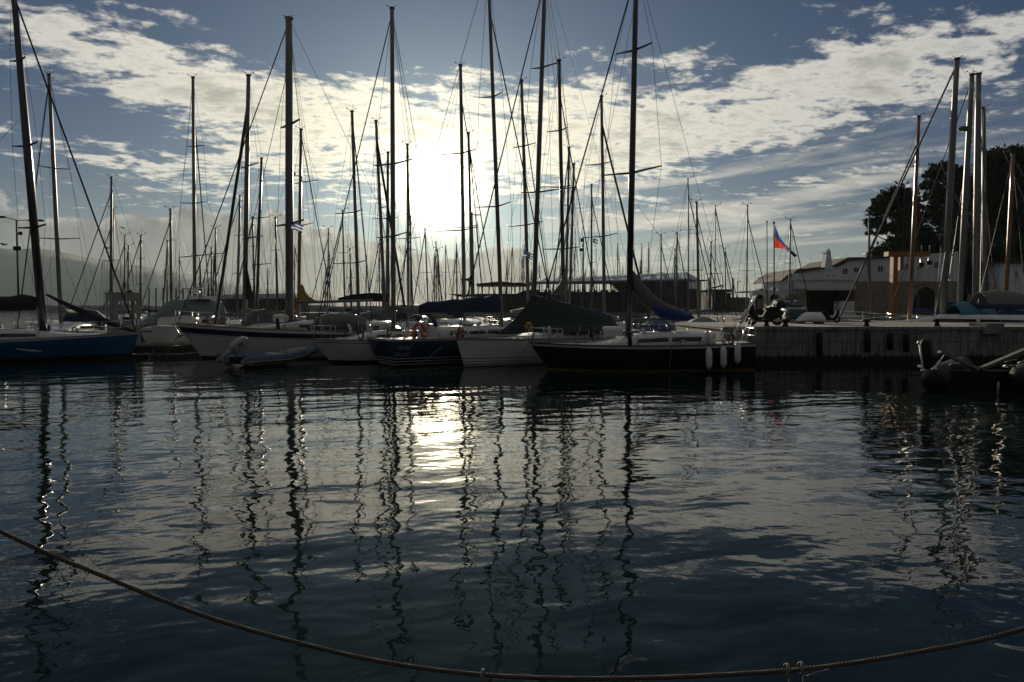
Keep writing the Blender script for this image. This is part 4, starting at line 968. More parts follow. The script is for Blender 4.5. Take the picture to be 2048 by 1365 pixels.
def club_building():
    d = 75.0; T = Thing('white_building', 'long whitewashed harbour building with arches and a tall tapering chimney', 'building', P(1700, 632, d))
    mb = MB(); px_box(mb, 1597, 557, 1712, 578, d, 10); px_box(mb, 1708, 563, 1916, 634, d+.4, 12, 1); px_poly(mb, [(1598, 556), (1598, 546), (1650, 537), (1680, 533), (1697, 522), (1786, 515), (1916, 503), (1916, 563), (1598, 563)], d+2.2, 9)
    px_box(mb, 1575, 547, 1598, 600, d+1.4, 8); px_box(mb, 1597, 578, 1612, 634, d, 1.2, 1); px_box(mb, 1612, 572, 1709, 581, d+.15, 1.0); px_box(mb, 1680, 603, 1709, 634, d+.2, 1.5)
    w = T.part('wall', mb, [M['wallw'], M['stone']])
    mb = MB(); px_box(mb, 1612, 581, 1680, 634, d+4.2, .3); px_box(mb, 1680, 581, 1708, 603, d+4.2, .3); T.part('back_wall', mb, M['darkw'])
    mb = MB(); px_box(mb, 1592, 556, 1712, 560, d-.35, 10.2); T.part('terrace_parapet', mb, M['wallw'])
    mb = MB(); px_poly(mb, [(1562, 562), (1576, 549), (1582, 547), (1582, 553), (1566, 563)], d+1.0, 9); px_poly(mb, [(1586, 547), (1596, 538), (1650, 535), (1650, 538.5), (1600, 546)], d+1.8, 9.8); px_poly(mb, [(1668, 530), (1697, 515), (1747, 514.5), (1784, 512), (1787, 515), (1697, 522), (1672, 535)], d+1.9, 10)
    rf = T.part('roof', mb, M['rooft'])
    mb = MB(); q = [P(1649, 540, d+2), P(1666, 540, d+2), P(1661.5, 506, d+2), P(1654, 506, d+2)]; mb.slab(q, (0, 1.0, 0)); px_box(mb, 1653, 502, 1662, 506, d+1.9, 1.2); px_box(mb, 1655.5, 498, 1659.5, 502, d+2.2, .6); T.part('chimney', mb, M['wallw'], parent=rf)
    for x0, y0, x1, y1 in ((1684, 536, 1696, 550), (1706, 534, 1718, 546), (1754, 531, 1767, 545), (1808, 527, 1818, 541), (1832, 525, 1845, 540), (1866, 523, 1877, 538), (1650, 549, 1658, 554), (1663, 549, 1670, 554)): win(T, w, x0, y0, x1, y1, d+2.2)
    # arcade wing: piers and arches
    mb = MB(); z0 = P(0, 634, d).z
    for a, b in ((1505, 1511), (1533, 1540), (1562, 1571), (1597, 1600)): px_box(mb, a, 598, b, 634, d+.6, 1.0)
    for a, b in ((1511, 1533), (1540, 1562), (1571, 1597)):
        pts = [(a, 598)] + [((a+b)/2 - (b-a)/2*math.cos(t), 598 - 10*math.sin(t)) for t in (math.pi*i/10 for i in range(1, 10))] + [(b, 598)]
        for (x0, y0), (x1, y1) in zip(pts, pts[1:]): px_poly(mb, [(x0, y0), (x1, y1), (x1, 583), (x0, 583)], d+.6, 1.0)
    for a, b in ((1505, 1511), (1533, 1540), (1562, 1571), (1597, 1600)): px_poly(mb, [(a, 598), (b, 598), (b, 583), (a, 583)], d+.6, 1.0)
    px_box(mb, 1505, 581.5, 1600, 583, d+.5, 9); T.part('arcade', mb, M['wallw'])
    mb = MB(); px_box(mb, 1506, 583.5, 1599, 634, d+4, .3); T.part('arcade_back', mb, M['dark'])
    for a, b in ((1514, 1532), (1541, 1556)): mb = MB(); px_box(mb, a, 598, b, 619, d+3.6, .05); T.part('blind', mb, M['curtain'])
    for x0, x1, y in ((1519, 1528, 578), (1546, 1552, 576)): mb = MB(); px_box(mb, x0, y, x1, 581.3, d+3, 1.2); T.part('roof_unit', mb, M['greycl'])
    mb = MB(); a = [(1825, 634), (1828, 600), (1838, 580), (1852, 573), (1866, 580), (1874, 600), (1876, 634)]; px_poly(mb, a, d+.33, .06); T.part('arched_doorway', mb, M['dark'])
    mb = MB(); px_box(mb, 1732, 505, 1744, 510, d+4, .9); mb.tube([P(1735, 514, d+4.4), P(1735, 509, d+4.4)], .05, 5); mb.tube([P(1742, 514, d+4.4), P(1742, 509, d+4.4)], .05, 5); T.part('water_tank', mb, M['pole'])
    d2 = 82; T = Thing('pale_house', 'pale house with a narrow window at the foot of the pines', 'building', P(2040, 630, d2)); mb = MB(); px_box(mb, 1998, 528, 2120, 632, d2, 9); w = T.part('wall', mb, M['wallw']); win(T, w, 2029, 541, 2037, 558, d2); mb = MB(); px_box(mb, 1994, 524, 2124, 528, d2-.3, 9.6); T.part('roof', mb, M['rooft'])
club_building()

def pavilion():
    d = 112.0; T = Thing('pavilion', 'long dark waterside pavilion with striped roof panels and an open lit terrace', 'building', P(1230, 626, d))
    e0, e1, r0, r1 = P(1060, 565, d), P(1382, 559, d), P(1078, 556, d+8), P(1374, 545, d+8); bk0, bk1 = e0 + Vector((0, 14, .5)), e1 + Vector((0, 14, .5))
    mb = MB(); mb.slab([e0, e1, r1, r0], (0, 0, -.25)); mb.slab([r0, r1, bk1, bk0], (0, 0, -.25)); mb.slab([r1, P(1400, 559, d+6), P(1382, 560, d-.2)], (0, 0, -.3)); rf = T.part('roof', mb, M['sheetm'])
    n = 13
    for i in range(n):
        a, b = (i+.18)/n, (i+.78)/n; q = [e0.lerp(e1, a).lerp(r0.lerp(r1, a), .12), e0.lerp(e1, b).lerp(r0.lerp(r1, b), .12), e0.lerp(e1, b).lerp(r0.lerp(r1, b), .92), e0.lerp(e1, a).lerp(r0.lerp(r1, a), .92)]
        mb = MB(); mb.slab([p + Vector((0, 0, .06)) for p in q], (0, 0, -.05)); T.part('skylight', mb, M['skylight'], parent=rf)
    mb = MB(); px_box(mb, 1062, 585, 1384, 632, d+1, .4); px_box(mb, 1240, 562, 1400, 632, d+.6, 12); T.part('wall', mb, M['darkw'])
    mb = MB(); px_box(mb, 1062, 584, 1242, 586.5, d+.4, 14); T.part('terrace_floor', mb, M['darkw'])
    mb = MB(); px_box(mb, 1060, 565, 1240, 568.5, d+.2, .4); T.part('fascia', mb, M['darkw'])
    for i in range(13):
        x = 1064 + i*14.4; mb = MB(); mb.tube([P(x, 586, d+.8), P(x, 566, d+.8)], .07, 6); T.part('post', mb, M['darkw'])
        mb = MB(); mb.tube([P(x+5, 586, d+13), P(x+5, 566, d+13)], .06, 6); T.part('post', mb, M['darkw'])
    mb = MB(); px_box(mb, 1062, 580.5, 1240, 581.3, d+.7, .05); T.part('handrail', mb, M['darkw'])
    for i in range(15):
        rr = random.Random(i); x = 1066 + i*11.5 + rr.uniform(-3, 3); h = rr.uniform(3, 7.5); mb = MB(); q = P(x, 586, d + rr.uniform(3, 10)); mb.tube([q, q + Vector((0, 0, h*.06)), q + Vector((0, 0, h*.082))], [.24, .26, .10], 6); T.part('terrace_chair', mb, M['dark'])
    for x0, y0, x1, y1 in ((1300, 572, 1306, 578), (1336, 576, 1344, 586)): win(T, T.o, x0, y0, x1, y1, d+.55, 2, 'darkw')
    mb = MB(); px_box(mb, 1378, 564, 1396, 578, d+.5, .2); T.part('pale_opening_panel', mb, M['skylight'])  # pale slab on the solid wall, painted for brightness through an opening
    T = Thing('cafe_shelter', 'small open cafe with a low peaked roof, its far side bright with sky', 'building', P(1000, 626, d)); d = 113
    mb = MB(); px_poly(mb, [(952, 571), (952, 568), (1000, 563), (1028, 566), (1038, 565), (1062, 569), (1062, 571)], d, 9); T.part('roof', mb, M['maroon'])
    for x in (956, 965, 978, 990, 1003, 1012, 1030, 1040, 1058): mb = MB(); mb.tube([P(x, 589, d+.4), P(x, 570, d+.4)], .09, 6); T.part('post', mb, M['darkw'])
    mb = MB(); px_box(mb, 950, 588, 1064, 632, d+.6, 8); px_poly(mb, [(1030, 589), (1040, 585), (1056, 579), (1066, 581), (1070, 589)], d+.3, 2); T.part('wall', mb, M['darkw'])
    T = Thing('flat_canopy', 'thin dark flat canopy reaching out left of the small cafe', 'canopy', P(925, 626, 112)); mb = MB(); px_poly(mb, [(894, 588), (950, 589.5), (950, 592.5), (915, 593)], 111.5, 6); T.part('roof', mb, M['maroon'])
    for x in (916, 938): mb = MB(); mb.tube([P(x, 626, 113), P(x, 591, 113)], .1, 6); T.part('post', mb, M['darkw'])
    T = Thing('harbour_shed', 'long low shed with a pale flat roof behind the boats', 'building', P(515, 626, 128)); mb = MB(); px_poly(mb, [(431, 598), (433, 590), (590, 587), (594, 597)], 127.5, 9); T.part('roof', mb, M['skylight']); mb = MB(); px_box(mb, 433, 598, 592, 630, 128, 8); w = T.part('wall', mb, M['darkw'])
    for k in range(6): win(T, w, 440+k*25, 602, 454+k*25, 610, 128, 2, 'darkw')
    T = Thing('dark_store', 'windowless black block past the end of the pavilion', 'building', P(1443, 626, 118)); mb = MB(); px_box(mb, 1424, 580, 1462, 632, 118, 8); T.part('wall', mb, M['darkw']); mb = MB(); px_box(mb, 1423, 579, 1463, 580, 117.8, 8.4); T.part('roof', mb, M['darkw'])
    solo('harbour_wall', px_box(MB(), 1460, 595, 1512, 632, 125, 1), M['rock'], 'low dark harbour wall between the black block and the arches', 'wall', P(1486, 632, 125))
    T = Thing('loading_crane', 'small black crane with a bent arm on the block past the pavilion', 'crane', P(1419, 626, 114)); mb = MB(); px_box(mb, 1416.5, 556, 1421.5, 626, 114, .4); T.part('column', mb, M['darkw']); mb = MB(); mb.tube([P(1420, 577, 114), P(1434, 574.5, 114), P(1446, 571, 114)], .14, 6); mb.tube([P(1446, 571, 114), P(1445.5, 577, 114)], .12, 6); T.part('arm', mb, M['darkw'])
    T = Thing('frame_shelter', 'thin open frame standing against the pavilion gable', 'shelter', P(1407, 590, 113)); mb = MB(); px_box(mb, 1399, 560, 1416, 562, 113, 3); T.part('roof', mb, M['darkw'])
    for x in (1401, 1414): mb = MB(); mb.tube([P(x, 626, 113.5), P(x, 561, 113.5)], .08, 6); T.part('post', mb, M['darkw'])
pavilion()

def crane():
    d = 64; T = Thing('boat_crane', 'orange boat hoist with a square column and overhead beam', 'crane', P(1790, 632, d))
    mb = MB(); px_box(mb, 1784, 513, 1796.5, 634, d, .6); T.part('column', mb, M['crane']); mb = MB(); px_box(mb, 1777, 503.5, 1861, 512.5, d-.1, .8); bm = T.part('beam', mb, M['crane'])
    mb = MB(); px_box(mb, 1800, 512.7, 1808, 541, d, .5); T.part('hoist_box', mb, M['crane'])
    for x, y1 in ((1841, 556), (1857, 552)):
        mb = MB(); mb.tube([P(x, 512, d+.2), P(x-1, y1, d+.2)], .03, 5); c = T.part('cable', mb, M['steel']); mb = MB(); mb.box(tuple(P(x-3, y1-22, d) + Vector((0, 0, 0))), tuple(P(x+3, y1-30, d+.35))); T.part('pulley', mb, M['dark'], parent=c)
        mb = MB(); mb.tube([P(x+2, 504, d+.2), P(x+2, 491, d+.2)], .05, 5); T.part('top_bolt', mb, M['steel'], parent=bm)
crane()

M['kiosk'] = mat('dull_grey_paint', (0.30, 0.30, 0.29), .6, noise=.15, nscale=3)
def kiosk():
    d = 38.0; z0 = .52; c = P(247, 640, d); zt = P(0, 588, d).z; T = Thing('kiosk', 'pale square kiosk with see-through windows standing on the pontoon', 'kiosk', (c.x, c.y, z0), R(48))
    W, D = .68, .52; h = zt - z0; sill, head = h*.50, h*.86
    mb = MB()
    for x in (-W, W):
        mb.box((x-.03, -D+.03, 0), (x+.03, D-.03, sill)); mb.box((x-.03, -D+.03, head), (x+.03, D-.03, h))
        for y0, y1 in ((-D+.03, -.30), (.32, D-.03)): mb.box((x-.03, y0, sill), (x+.03, y1, head))
    for y, x0, x1 in ((-D, -.44, .50), (D, -.60, .60)):
        mb.box((-W, y-.03, 0), (W, y+.03, sill)); mb.box((-W, y-.03, head), (W, y+.03, h)); mb.box((-W, y-.03, sill), (x0, y+.03, head)); mb.box((x1, y-.03, sill), (W, y+.03, head))
    T.part('wall', mb, M['kiosk'], local=True)
    mb = MB(); mb.box((-W-.07, -D-.07, h), (W+.07, D+.07, h+.07)); T.part('roof', mb, M['kiosk'], local=True); mb = MB(); mb.lathe((.35, 0, h+.07), (.35, 0, h+.22), ((0, .2), (.3, .2), (.6, .13), (1, .1)), 10); T.part('roof_light', mb, M['dark'], local=True)
    mb = MB(); mb.box((-W+.1, .1, sill*.8), (W-.1, .45, sill*.86)); T.part('desk', mb, M['darkw'], local=True); mb = MB(); mb.box((.05, .15, sill*.86), (.4, .2, sill*.86+.32)); mb.box((.18, .14, sill*.8), (.26, .22, sill*.9)); T.part('screen', mb, M['dark'], local=True)
kiosk()
T = Thing('service_cabinet', 'square white cabinet on the pontoon beside the kiosk', 'cabinet', (P(320, 0, 38.4).x, 38.4, .52), R(-20))
mb = MB(); mb.box((-.72, -.45, 0), (.72, .45, .98)); T.part('body', mb, M['gel'], local=True); mb = MB(); mb.box((-.78, -.5, .98), (.78, .5, 1.04)); T.part('lid', mb, M['gel'], local=True); mb = MB(); mb.box((-.06, -.462, .08), (.62, -.451, .9)); T.part('door', mb, M['gel'], local=True)

def lamp_post(label, px, py, d, arms, name='street_lamp', base_py=626, th=3.6, boxes=()):
    T = Thing(name, label, 'lamp', P(px[1], base_py, d)); r = th/2/F*d; top = P(px[0], py, d); mb = MB(); mb.tube([P(px[1], base_py, d), top], [r*1.25, r*.9], 8); T.part('pole', mb, M['pole'])
    for ax, ay, hw in arms:
        e = P(ax, ay, d); mb = MB(); mb.tube([top, e], r*.45, 6); a = T.part('arm', mb, M['pole']); s = 1 if ax > px[0] else -1; mb = MB(); k = hw/F*d; mb.box((e.x - (0 if s > 0 else k), e.y-.16, e.z-.10), (e.x + (k if s > 0 else 0), e.y+.16, e.z+.06)); T.part('lamp_head', mb, M['dark'], parent=a)
    for x0, y0, x1, y1 in boxes: mb = MB(); px_box(mb, x0, y0, x1, y1, d-.25, .2); T.part('floodlight', mb, M['dark'])
lamp_post('tall two armed harbour lamp behind the dark leaning mast', (33, 38), 441, 62, [(9, 434, 10), (58, 441, 28)], boxes=((26, 493, 39, 501), (36, 464, 42, 470)))
lamp_post('harbour lamp with one drooping head hidden beside the mast in the glare', (944, 948), 425, 108, [(947, 430, 14)])
lamp_post('slim pole with stacked floodlights before the pavilion', (1167, 1166), 474, 106, [], boxes=((1161, 477, 1168, 484), (1164, 489, 1168, 494), (1159, 497, 1168, 503)), th=2.6)
lamp_post('thin distant lamp past the black block', (1475, 1476), 563, 122, [(1478, 563, 3)], th=1.6)
solo('mooring_post', MB().tube([P(1466, 600, 116), P(1466, 557, 116)], .17, 8), M['dark'], 'stout black post beside the black block', 'post', P(1466, 600, 116))
def flag_pole(label, x, y, d, th, base=635):
    mb = MB(); mb.tube([P(x+.6, base, d), P(x, y, d)], [th/2/F*d, th/3/F*d], 6); mb.ball(P(x, y-1, d), th*.8/F*d, 8, 5); return solo('flag_pole', mb, M['pole'], label, 'flag pole', P(x, base, d))
flag_pole('bare thin pole just left of the flag pole', 1534, 445, 63, 2.4); flag_pole('pole flying the red and blue flag', 1548, 447, 61, 3.2)
M['flagred'] = cloth_mat('flag_red_cloth', (0.75, 0.07, 0.03))
def big_flag():
    d = 61; rows = []; n = 12; top = [(1550, 450), (1560, 474), (1572, 490), (1583, 502), (1594, 512)]; bot = [(1550, 496), (1560, 497), (1570, 498), (1580, 507), (1590, 515)]
    def ev(c, u): f = u*(len(c)-1); i = min(int(f), len(c)-2); f -= i; return (c[i][0]+(c[i+1][0]-c[i][0])*f, c[i][1]+(c[i+1][1]-c[i][1])*f)
    for k in range(9):
        v = k/8; row = []
        for j in range(n+1):
            u = j/n; a, b = ev(top, u), ev(bot, u); q = P(a[0]+(b[0]-a[0])*v, a[1]+(b[1]-a[1])*v, d); q.y += .10*math.sin(5*u+2*v); row.append(q)
        rows.append(row)
    mb = MB(); mb.sheet(rows, m=lambda i, j: (1 if i >= 4 else 0) if j < 6 else (2 if i == 4 and j < 9 else 3))
    solo('flag', mb, [M['flagblue'], M['flagred'], M['flagwhite'], M['flagnavy']], 'red and blue flag streaming down from its pole', 'flag', rows[-1][0], fix=False)
big_flag()

# ------------------------------------------------------------------ pines
def tree(label, d, trunk, clumps, m='pine', name='pine_tree', dens=1.0, leaf=.34, limbs=True):
    """trunk: pixel points root to top; clumps: pixel ellipses of foliage, spread in depth as well"""
    rr = np.random.default_rng(int(trunk[0][0])); T = Thing(name, label, 'tree', P(*trunk[0], d)); s = d/F
    pts = [P(x, y, d) for x, y in trunk]; n = len(pts); mb = MB(); mb.tube(pts, [.42*(1-.75*i/(n-1)) for i in range(n)], 8)
    T.part('trunk', mb, M['bark'])
    if limbs:
        mb = MB()
        for cx, cy, rx, ry in clumps:
            c = P(cx, cy, d + rr.uniform(-1, 1)); k = min(range(n), key=lambda i: (pts[i]-c).length); a = pts[max(k-1, 0)]; mid = a.lerp(c, .5) + Vector((0, 0, -.4)); mb.tube([a, mid, c], [.16, .11, .04], 5)
        T.part('limbs', mb, M['bark'])
    V, Fc = [], []
    for cx, cy, rx, ry in clumps:
        c = np.array(P(cx, cy, d)); N = int(dens * rx * ry * 1.35); R3 = np.array([rx*s, (rx*.8+ry*.2)*s*.8, ry*s])
        sub = rr.normal(size=(max(6, N//22), 3)); sub /= np.linalg.norm(sub, axis=1)[:, None]; sub *= rr.uniform(.25, 1.0, (len(sub), 1))
        for i in range(N):
            p = sub[rr.integers(len(sub))] + rr.normal(0, .17, 3); q = c + p*R3
            for _ in range(2):
                a = rr.normal(size=3); a /= np.linalg.norm(a); b = np.cross(a, rr.normal(size=3)); b /= np.linalg.norm(b); L = leaf*rr.uniform(.6, 1.3); w = L*.38
                b0 = len(V); V += [q - a*L - b*w*.3, q - b*w, q + a*L, q + b*w]; Fc.append((b0, b0+1, b0+2, b0+3))
    mb = MB(); mb.v = [tuple(v) for v in V]; mb.f = Fc; mb.mi = [0]*len(Fc); mb.sm = [False]*len(Fc); T.part('crown', mb, M[m], fix=False)
tree('small leaning pine whose flat crown hangs out over the white building', 98, [(1838, 600), (1832, 540), (1818, 490), (1800, 455), (1790, 420)], [(1792, 395, 40, 24), (1768, 418, 34, 20), (1812, 420, 34, 30), (1748, 446, 24, 12), (1800, 452, 38, 16), (1740, 466, 12, 5), (1762, 462, 14, 6)])
tree('rounded dark bush tree rising behind the building roof', 92, [(1800, 600), (1802, 550), (1805, 500)], [(1798, 496, 40, 26), (1828, 476, 36, 34), (1768, 504, 22, 12), (1780, 512, 20, 10), (1850, 500, 30, 30)], 'pine2', 'evergreen_tree', 1.2)
tree('broad pine with ragged tufts standing between the copper mast and the pale masts', 108, [(1915, 600), (1912, 520), (1905, 450), (1900, 390), (1895, 350)], [(1892, 345, 40, 20), (1866, 352, 22, 13), (1862, 372, 24, 10), (1915, 365, 36, 24), (1885, 392, 42, 22), (1925, 405, 38, 34), (1895, 440, 42, 34), (1862, 420, 20, 12), (1935, 470, 40, 40), (1900, 500, 46, 38)])
tree('tall dense pine at the far right edge towering over the pale house', 104, [(2030, 600), (2026, 500), (2022, 420), (2020, 340)], [(2018, 316, 46, 22), (1985, 336, 30, 20), (2056, 325, 44, 34), (2005, 362, 52, 32), (2060, 385, 50, 46), (1990, 410, 52, 40), (2040, 440, 60, 46), (1985, 470, 50, 44), (2050, 505, 60, 40), (2000, 530, 56, 36)], dens=1.15)
tree('low dark evergreen filling the gap between the two white buildings', 86, [(1945, 628), (1946, 580), (1948, 540)], [(1930, 540, 28, 34), (1962, 530, 32, 40), (1945, 580, 40, 36), (1915, 585, 20, 30), (1985, 580, 28, 36)], 'pine2', 'evergreen_tree', 1.2)
# ------------------------------------------------------------------ motor boats, quay clutter, the near inflatable, the rope
def motorboat(label, px_bow, px_stern, d, hull=('gel', 'navy'), cover=None, d2=None, cab=True, name='motorboat', h=1.0, w=2.4):
    H = Hull(gp(px_bow, d), gp(px_stern, d2 or d+1), w, (1.15*h, .95*h, .9*h), (.7, .1), .85, n=14); T = Thing(name, label, 'motorboat', H.loc, H.yaw)
    hull_parts(T, H, [(1, 0), (.8, 1), (.7, 0), (.1, 2)], [M[hull[0]], M[hull[1]], M['boot']]); L = H.L
    if cab: cabin(T, H, -.2*L, .22*L, w*.66, .75*h, slope=.5, nwin=2, hatches=1); guard_rails(T, H, .5, .86, .45, 3, pushpit=False)
    if cover:
        rings = []
        for i in range(9):
            t = i/8; x = -.46*L + .86*L*t; b = H.beam(H.q_of(x))*1.03; z = H.deckz(x)
            rings.append([Vector((x, y*b, z + zz*h*(.5+.5*math.sin(math.pi*min(1, t*1.1+.1))) * 1.05)) for y, zz in ((-1, -.10), (-.95, .35), (-.6, .85), (0, 1.05), (.6, .85), (.95, .35), (1, -.10))])
        mb = MB(); mb.ring_loft(rings); T.part('boat_cover', mb, M[cover], local=True)
    return T, H
motorboat('white motorboat glimpsed behind the foredeck of the blue racing yacht', 132, 60, 46, d2=48)
motorboat('dark boat under a dull red cover behind the bow of the blue racing yacht', 172, 214, 45, ('black', 'boot'), 'maroon', cab=False, h=.8)
motorboat('small white motorboat with a steep windscreen behind the blue covered boom', 1012, 1044, 41.5, d2=37.6, h=1.15)
motorboat('boat under a pale grey cover beyond the stern of the black yacht', 1362, 1432, 44, ('gel', 'navy'), 'palecl', cab=False)
motorboat('low open boat with a blue cover behind the mast of the black yacht', 1275, 1335, 46, ('gel', 'navy'), 'bluecl', cab=False, h=.9)
def covered_cruiser():
    d = 47.5; H = Hull(gp(282, d), gp(452, d+2.5), 3.6, (1.6, 1.35, 1.3), (1.0, .2), .85); T = Thing('motor_cruiser', 'big motor cruiser shrouded in a grey green cover with a bare radar arch', 'motor cruiser', H.loc, H.yaw)
    hull_parts(T, H, [(1, 0), (.1, 1)], [M['gel'], M['boot']]); rings = []
    for px, py in ((284, 641), (298, 634), (318, 622), (326, 608), (346, 600), (385, 598), (420, 599), (446, 603), (452, 618)):
        c = P(px, py, d+1); x = (c-H.loc).dot(H.u); b = min(1.75, H.beam(H.q_of(x))*1.02+.1); z0 = 1.25
        rings.append([Vector((x, y*b, z0 + (c.z-z0)*z)) for y, z in ((-1, 0), (-.97, .55), (-.72, .93), (0, 1), (.72, .93), (.97, .55), (1, 0))])
    mb = MB(); mb.ring_loft(rings); T.part('boat_cover', mb, M['palecl'], local=True)
    for dd in (-.9, .9):
        mb = MB(); mb.tube([P(352, 600, d+1+dd), P(366, 578, d+1+dd), P(404, 577, d+1+dd), P(399, 600, d+1+dd)], .055, 7); T.part('radar_arch', mb, M['steel'])
    mb = MB(); mb.tube([P(366, 578, d+.1), P(366, 578, d+1.9)], .05, 6); mb.tube([P(404, 577, d+.1), P(404, 577, d+1.9)], .05, 6); T.part('arch_brace', mb, M['steel'])
    mb = MB(); q = P(392, 588, d+1); mb.lathe(q, q + Vector((0, 0, .28)), ((0, .25), (.4, .32), (1, .15)), 12); T.part('radar_dome', mb, M['gel'])
    mb = MB(); px_box(mb, 376, 592, 412, 599, d+.2, 1.8); T.part('flybridge_seat', mb, M['gel'])
covered_cruiser()
for k, px in enumerate((298, 312, 326, 352, 366, 381, 402, 416)):
    o = solo('mooring_pile', MB().tube([P(px, 640, 72), P(px, 576, 72)], .07, 6), M['darkw'], 'thin bare mooring pile in the row behind the grey green covered cruiser', 'mooring pile', P(px, 640, 72), 'mooring piles in a row')

def scooter(label, px0, px1, d, box=True, col='dark'):
    z = 1.722; x0, x1 = P(px0, 640, d).x, P(px1, 640, d).x; L = abs(x1-x0); k = L/1.9; T = Thing('scooter', label, 'motor scooter', ((x0+x1)/2, d, z), 0 if x1 > x0 else math.pi); W = .62*k
    def wheel(x):
        mb = MB(); c = Vector((x, 0, .27*k)); mb.tube([c + Vector((math.cos(a), 0, math.sin(a)))*.215*k for a in (2*math.pi*i/20 for i in range(21))], .062*k, 8); w = T.part('wheel', mb, M['rub'], local=True)
        mb = MB(); mb.lathe(c - Vector((0, .05*k, 0)), c + Vector((0, .05*k, 0)), ((0, .05), (.2, .15*k), (.8, .15*k), (1, .05)), 12); T.part('rim', mb, M['steel'], local=True, parent=w)
    wheel(-W); wheel(W)
    rings = []
    for x, zb, zt, w in ((-.92, .55, .66, .08), (-.72, .42, .78, .16), (-.40, .26, .80, .20), (-.10, .24, .76, .20), (.10, .22, .42, .17), (.30, .22, .40, .16), (.46, .26, .62, .16), (.58, .34, 1.0, .18), (.70, .48, 1.04, .13), (.80, .60, .92, .06)):
        rings.append([Vector((x*k, y*w*k, (zb+(zt-zb)*zz)*k)) for y, zz in ((-.7, 0), (-1, .3), (-1, .7), (-.6, 1), (.6, 1), (1, .7), (1, .3), (.7, 0))])
    mb = MB(); mb.ring_loft(rings); T.part('body', mb, M[col], local=True)
    mb = MB(); rings = []
    for x, z, w, h in ((-.80, .80, .10, .03), (-.6, .84, .17, .07), (-.3, .84, .19, .08), (-.02, .80, .15, .05), (.04, .76, .1, .02)): rings.append([Vector((x*k, math.cos(a)*w*k, (z+math.sin(a)*h)*k)) for a in (2*math.pi*i/10 for i in range(10))])
    mb.ring_loft(rings); T.part('saddle', mb, M['rub'], local=True)
    mb = MB(); mb.tube([Vector((.50*k, -.36*k, 1.12*k)), Vector((.60*k, -.1*k, 1.08*k)), Vector((.60*k, .1*k, 1.08*k)), Vector((.50*k, .36*k, 1.12*k))], .022*k, 6); T.part('handlebar', mb, M['rub'], local=True)
    mb = MB(); mb.tube([Vector((.62*k, 0, 1.0*k)), Vector((W, 0, .27*k))], .04*k, 6); T.part('fork', mb, M['steel'], local=True)
    for s in (-1, 1):
        mb = MB(); mb.tube([Vector((.56*k, s*.26*k, 1.1*k)), Vector((.60*k, s*.34*k, 1.30*k))], .012*k, 5); mb.ball(Vector((.60*k, s*.36*k, 1.34*k)), .07*k, 8, 5, sc=(.4, 1, .7)); T.part('mirror', mb, M['steel'], local=True)
    mb = MB(); rows = [[Vector(((.66-.16*t)*k, y*k, (1.02+.42*t)*k)) for y in (-.2, -.1, 0, .1, .2)] for t in (0, .4, .8, 1)]; mb.sheet(rows, thick=Vector((.015, 0, 0))); T.part('windscreen', mb, M['hatch'], local=True)
    mb = MB(); mb.ball(Vector((.76*k, 0, .86*k)), .08*k, 10, 6, sc=(.6, 1, 1)); T.part('headlight', mb, M['glass'], local=True)
    if box: mb = MB(); mb.lathe(Vector((-.78*k, 0, .84*k)), Vector((-.78*k, 0, 1.20*k)), ((0, .17*k), (.12, .23*k), (.6, .23*k), (.9, .17*k), (1, .08*k)), 14); T.part('top_box', mb, M[col], local=True)
scooter('black motor scooter with a top box parked on the quay edge beside the gangway', 1568, 1490, 33.2)
scooter('dark scooter glinting beyond the upturned white dinghy on the quay', 1634, 1682, 38.5, box=False)
def car():
    d = 38.6; z = 1.722; a, b = P(1562, 640, d).x, P(1600, 640, d).x; T = Thing('parked_car', 'dark teal car showing its windscreen between the black scooter and the upturned dinghy', 'car', ((a+b)/2, d, z)); w = (b-a)/2; M['teal'] = mat('teal_car_paint', (.02, .06, .075), .25, coat=.6)
    rings = []
    for y, zb, zt, k in ((-.0, .3, .72, .92), (.15, .22, .82, 1), (1.0, .2, .92, 1), (3.2, .2, .95, 1), (3.6, .3, .85, .92)): rings.append([Vector((x*w*k, y-1.2, zb+(zt-zb)*zz)) for x, zz in ((-.95, 0), (-1, .3), (-1, .7), (-.92, 1), (.92, 1), (1, .7), (1, .3), (.95, 0))])
    mb = MB(); mb.ring_loft(rings); T.part('body', mb, M['teal'], local=True); rings = []
    for y, zt, k in ((-.45, .93, .88), (.05, 1.22, .80), (.35, 1.30, .76), (1.5, 1.32, .76), (2.1, .98, .84)): rings.append([Vector((x*w*k*kk, y, zz)) for x, zz, kk in ((-1, .90, 1.08), (-.92, zt, 1), (.92, zt, 1), (1, .90, 1.08))])
    mb = MB(); mb.ring_loft(rings); T.part('cabin', mb, M['glass'], local=True); mb = MB(); mb.box((-w*.72, .40, 1.325), (w*.72, 1.45, 1.345)); T.part('roof', mb, M['teal'], local=True)
    for s in (-1, 1):
        mb = MB(); mb.ball(Vector((s*w*.7, -1.2, .58)), .13, 10, 6, sc=(1, .4, .7)); T.part('headlight', mb, M['hatch'], local=True)
        for y in (-.55, 1.7): mb = MB(); mb.lathe(Vector((s*w*.86-.1, y, .30)), Vector((s*w*.86+.1, y, .30)), ((0, .2), (.1, .30), (.9, .30), (1, .2)), 14); T.part('wheel', mb, M['rub'], local=True)
        mb = MB(); mb.ball(Vector((s*w*1.05, -.1, .95)), .1, 8, 5, sc=(1, .5, .7)); T.part('mirror', mb, M['teal'], local=True)
car()
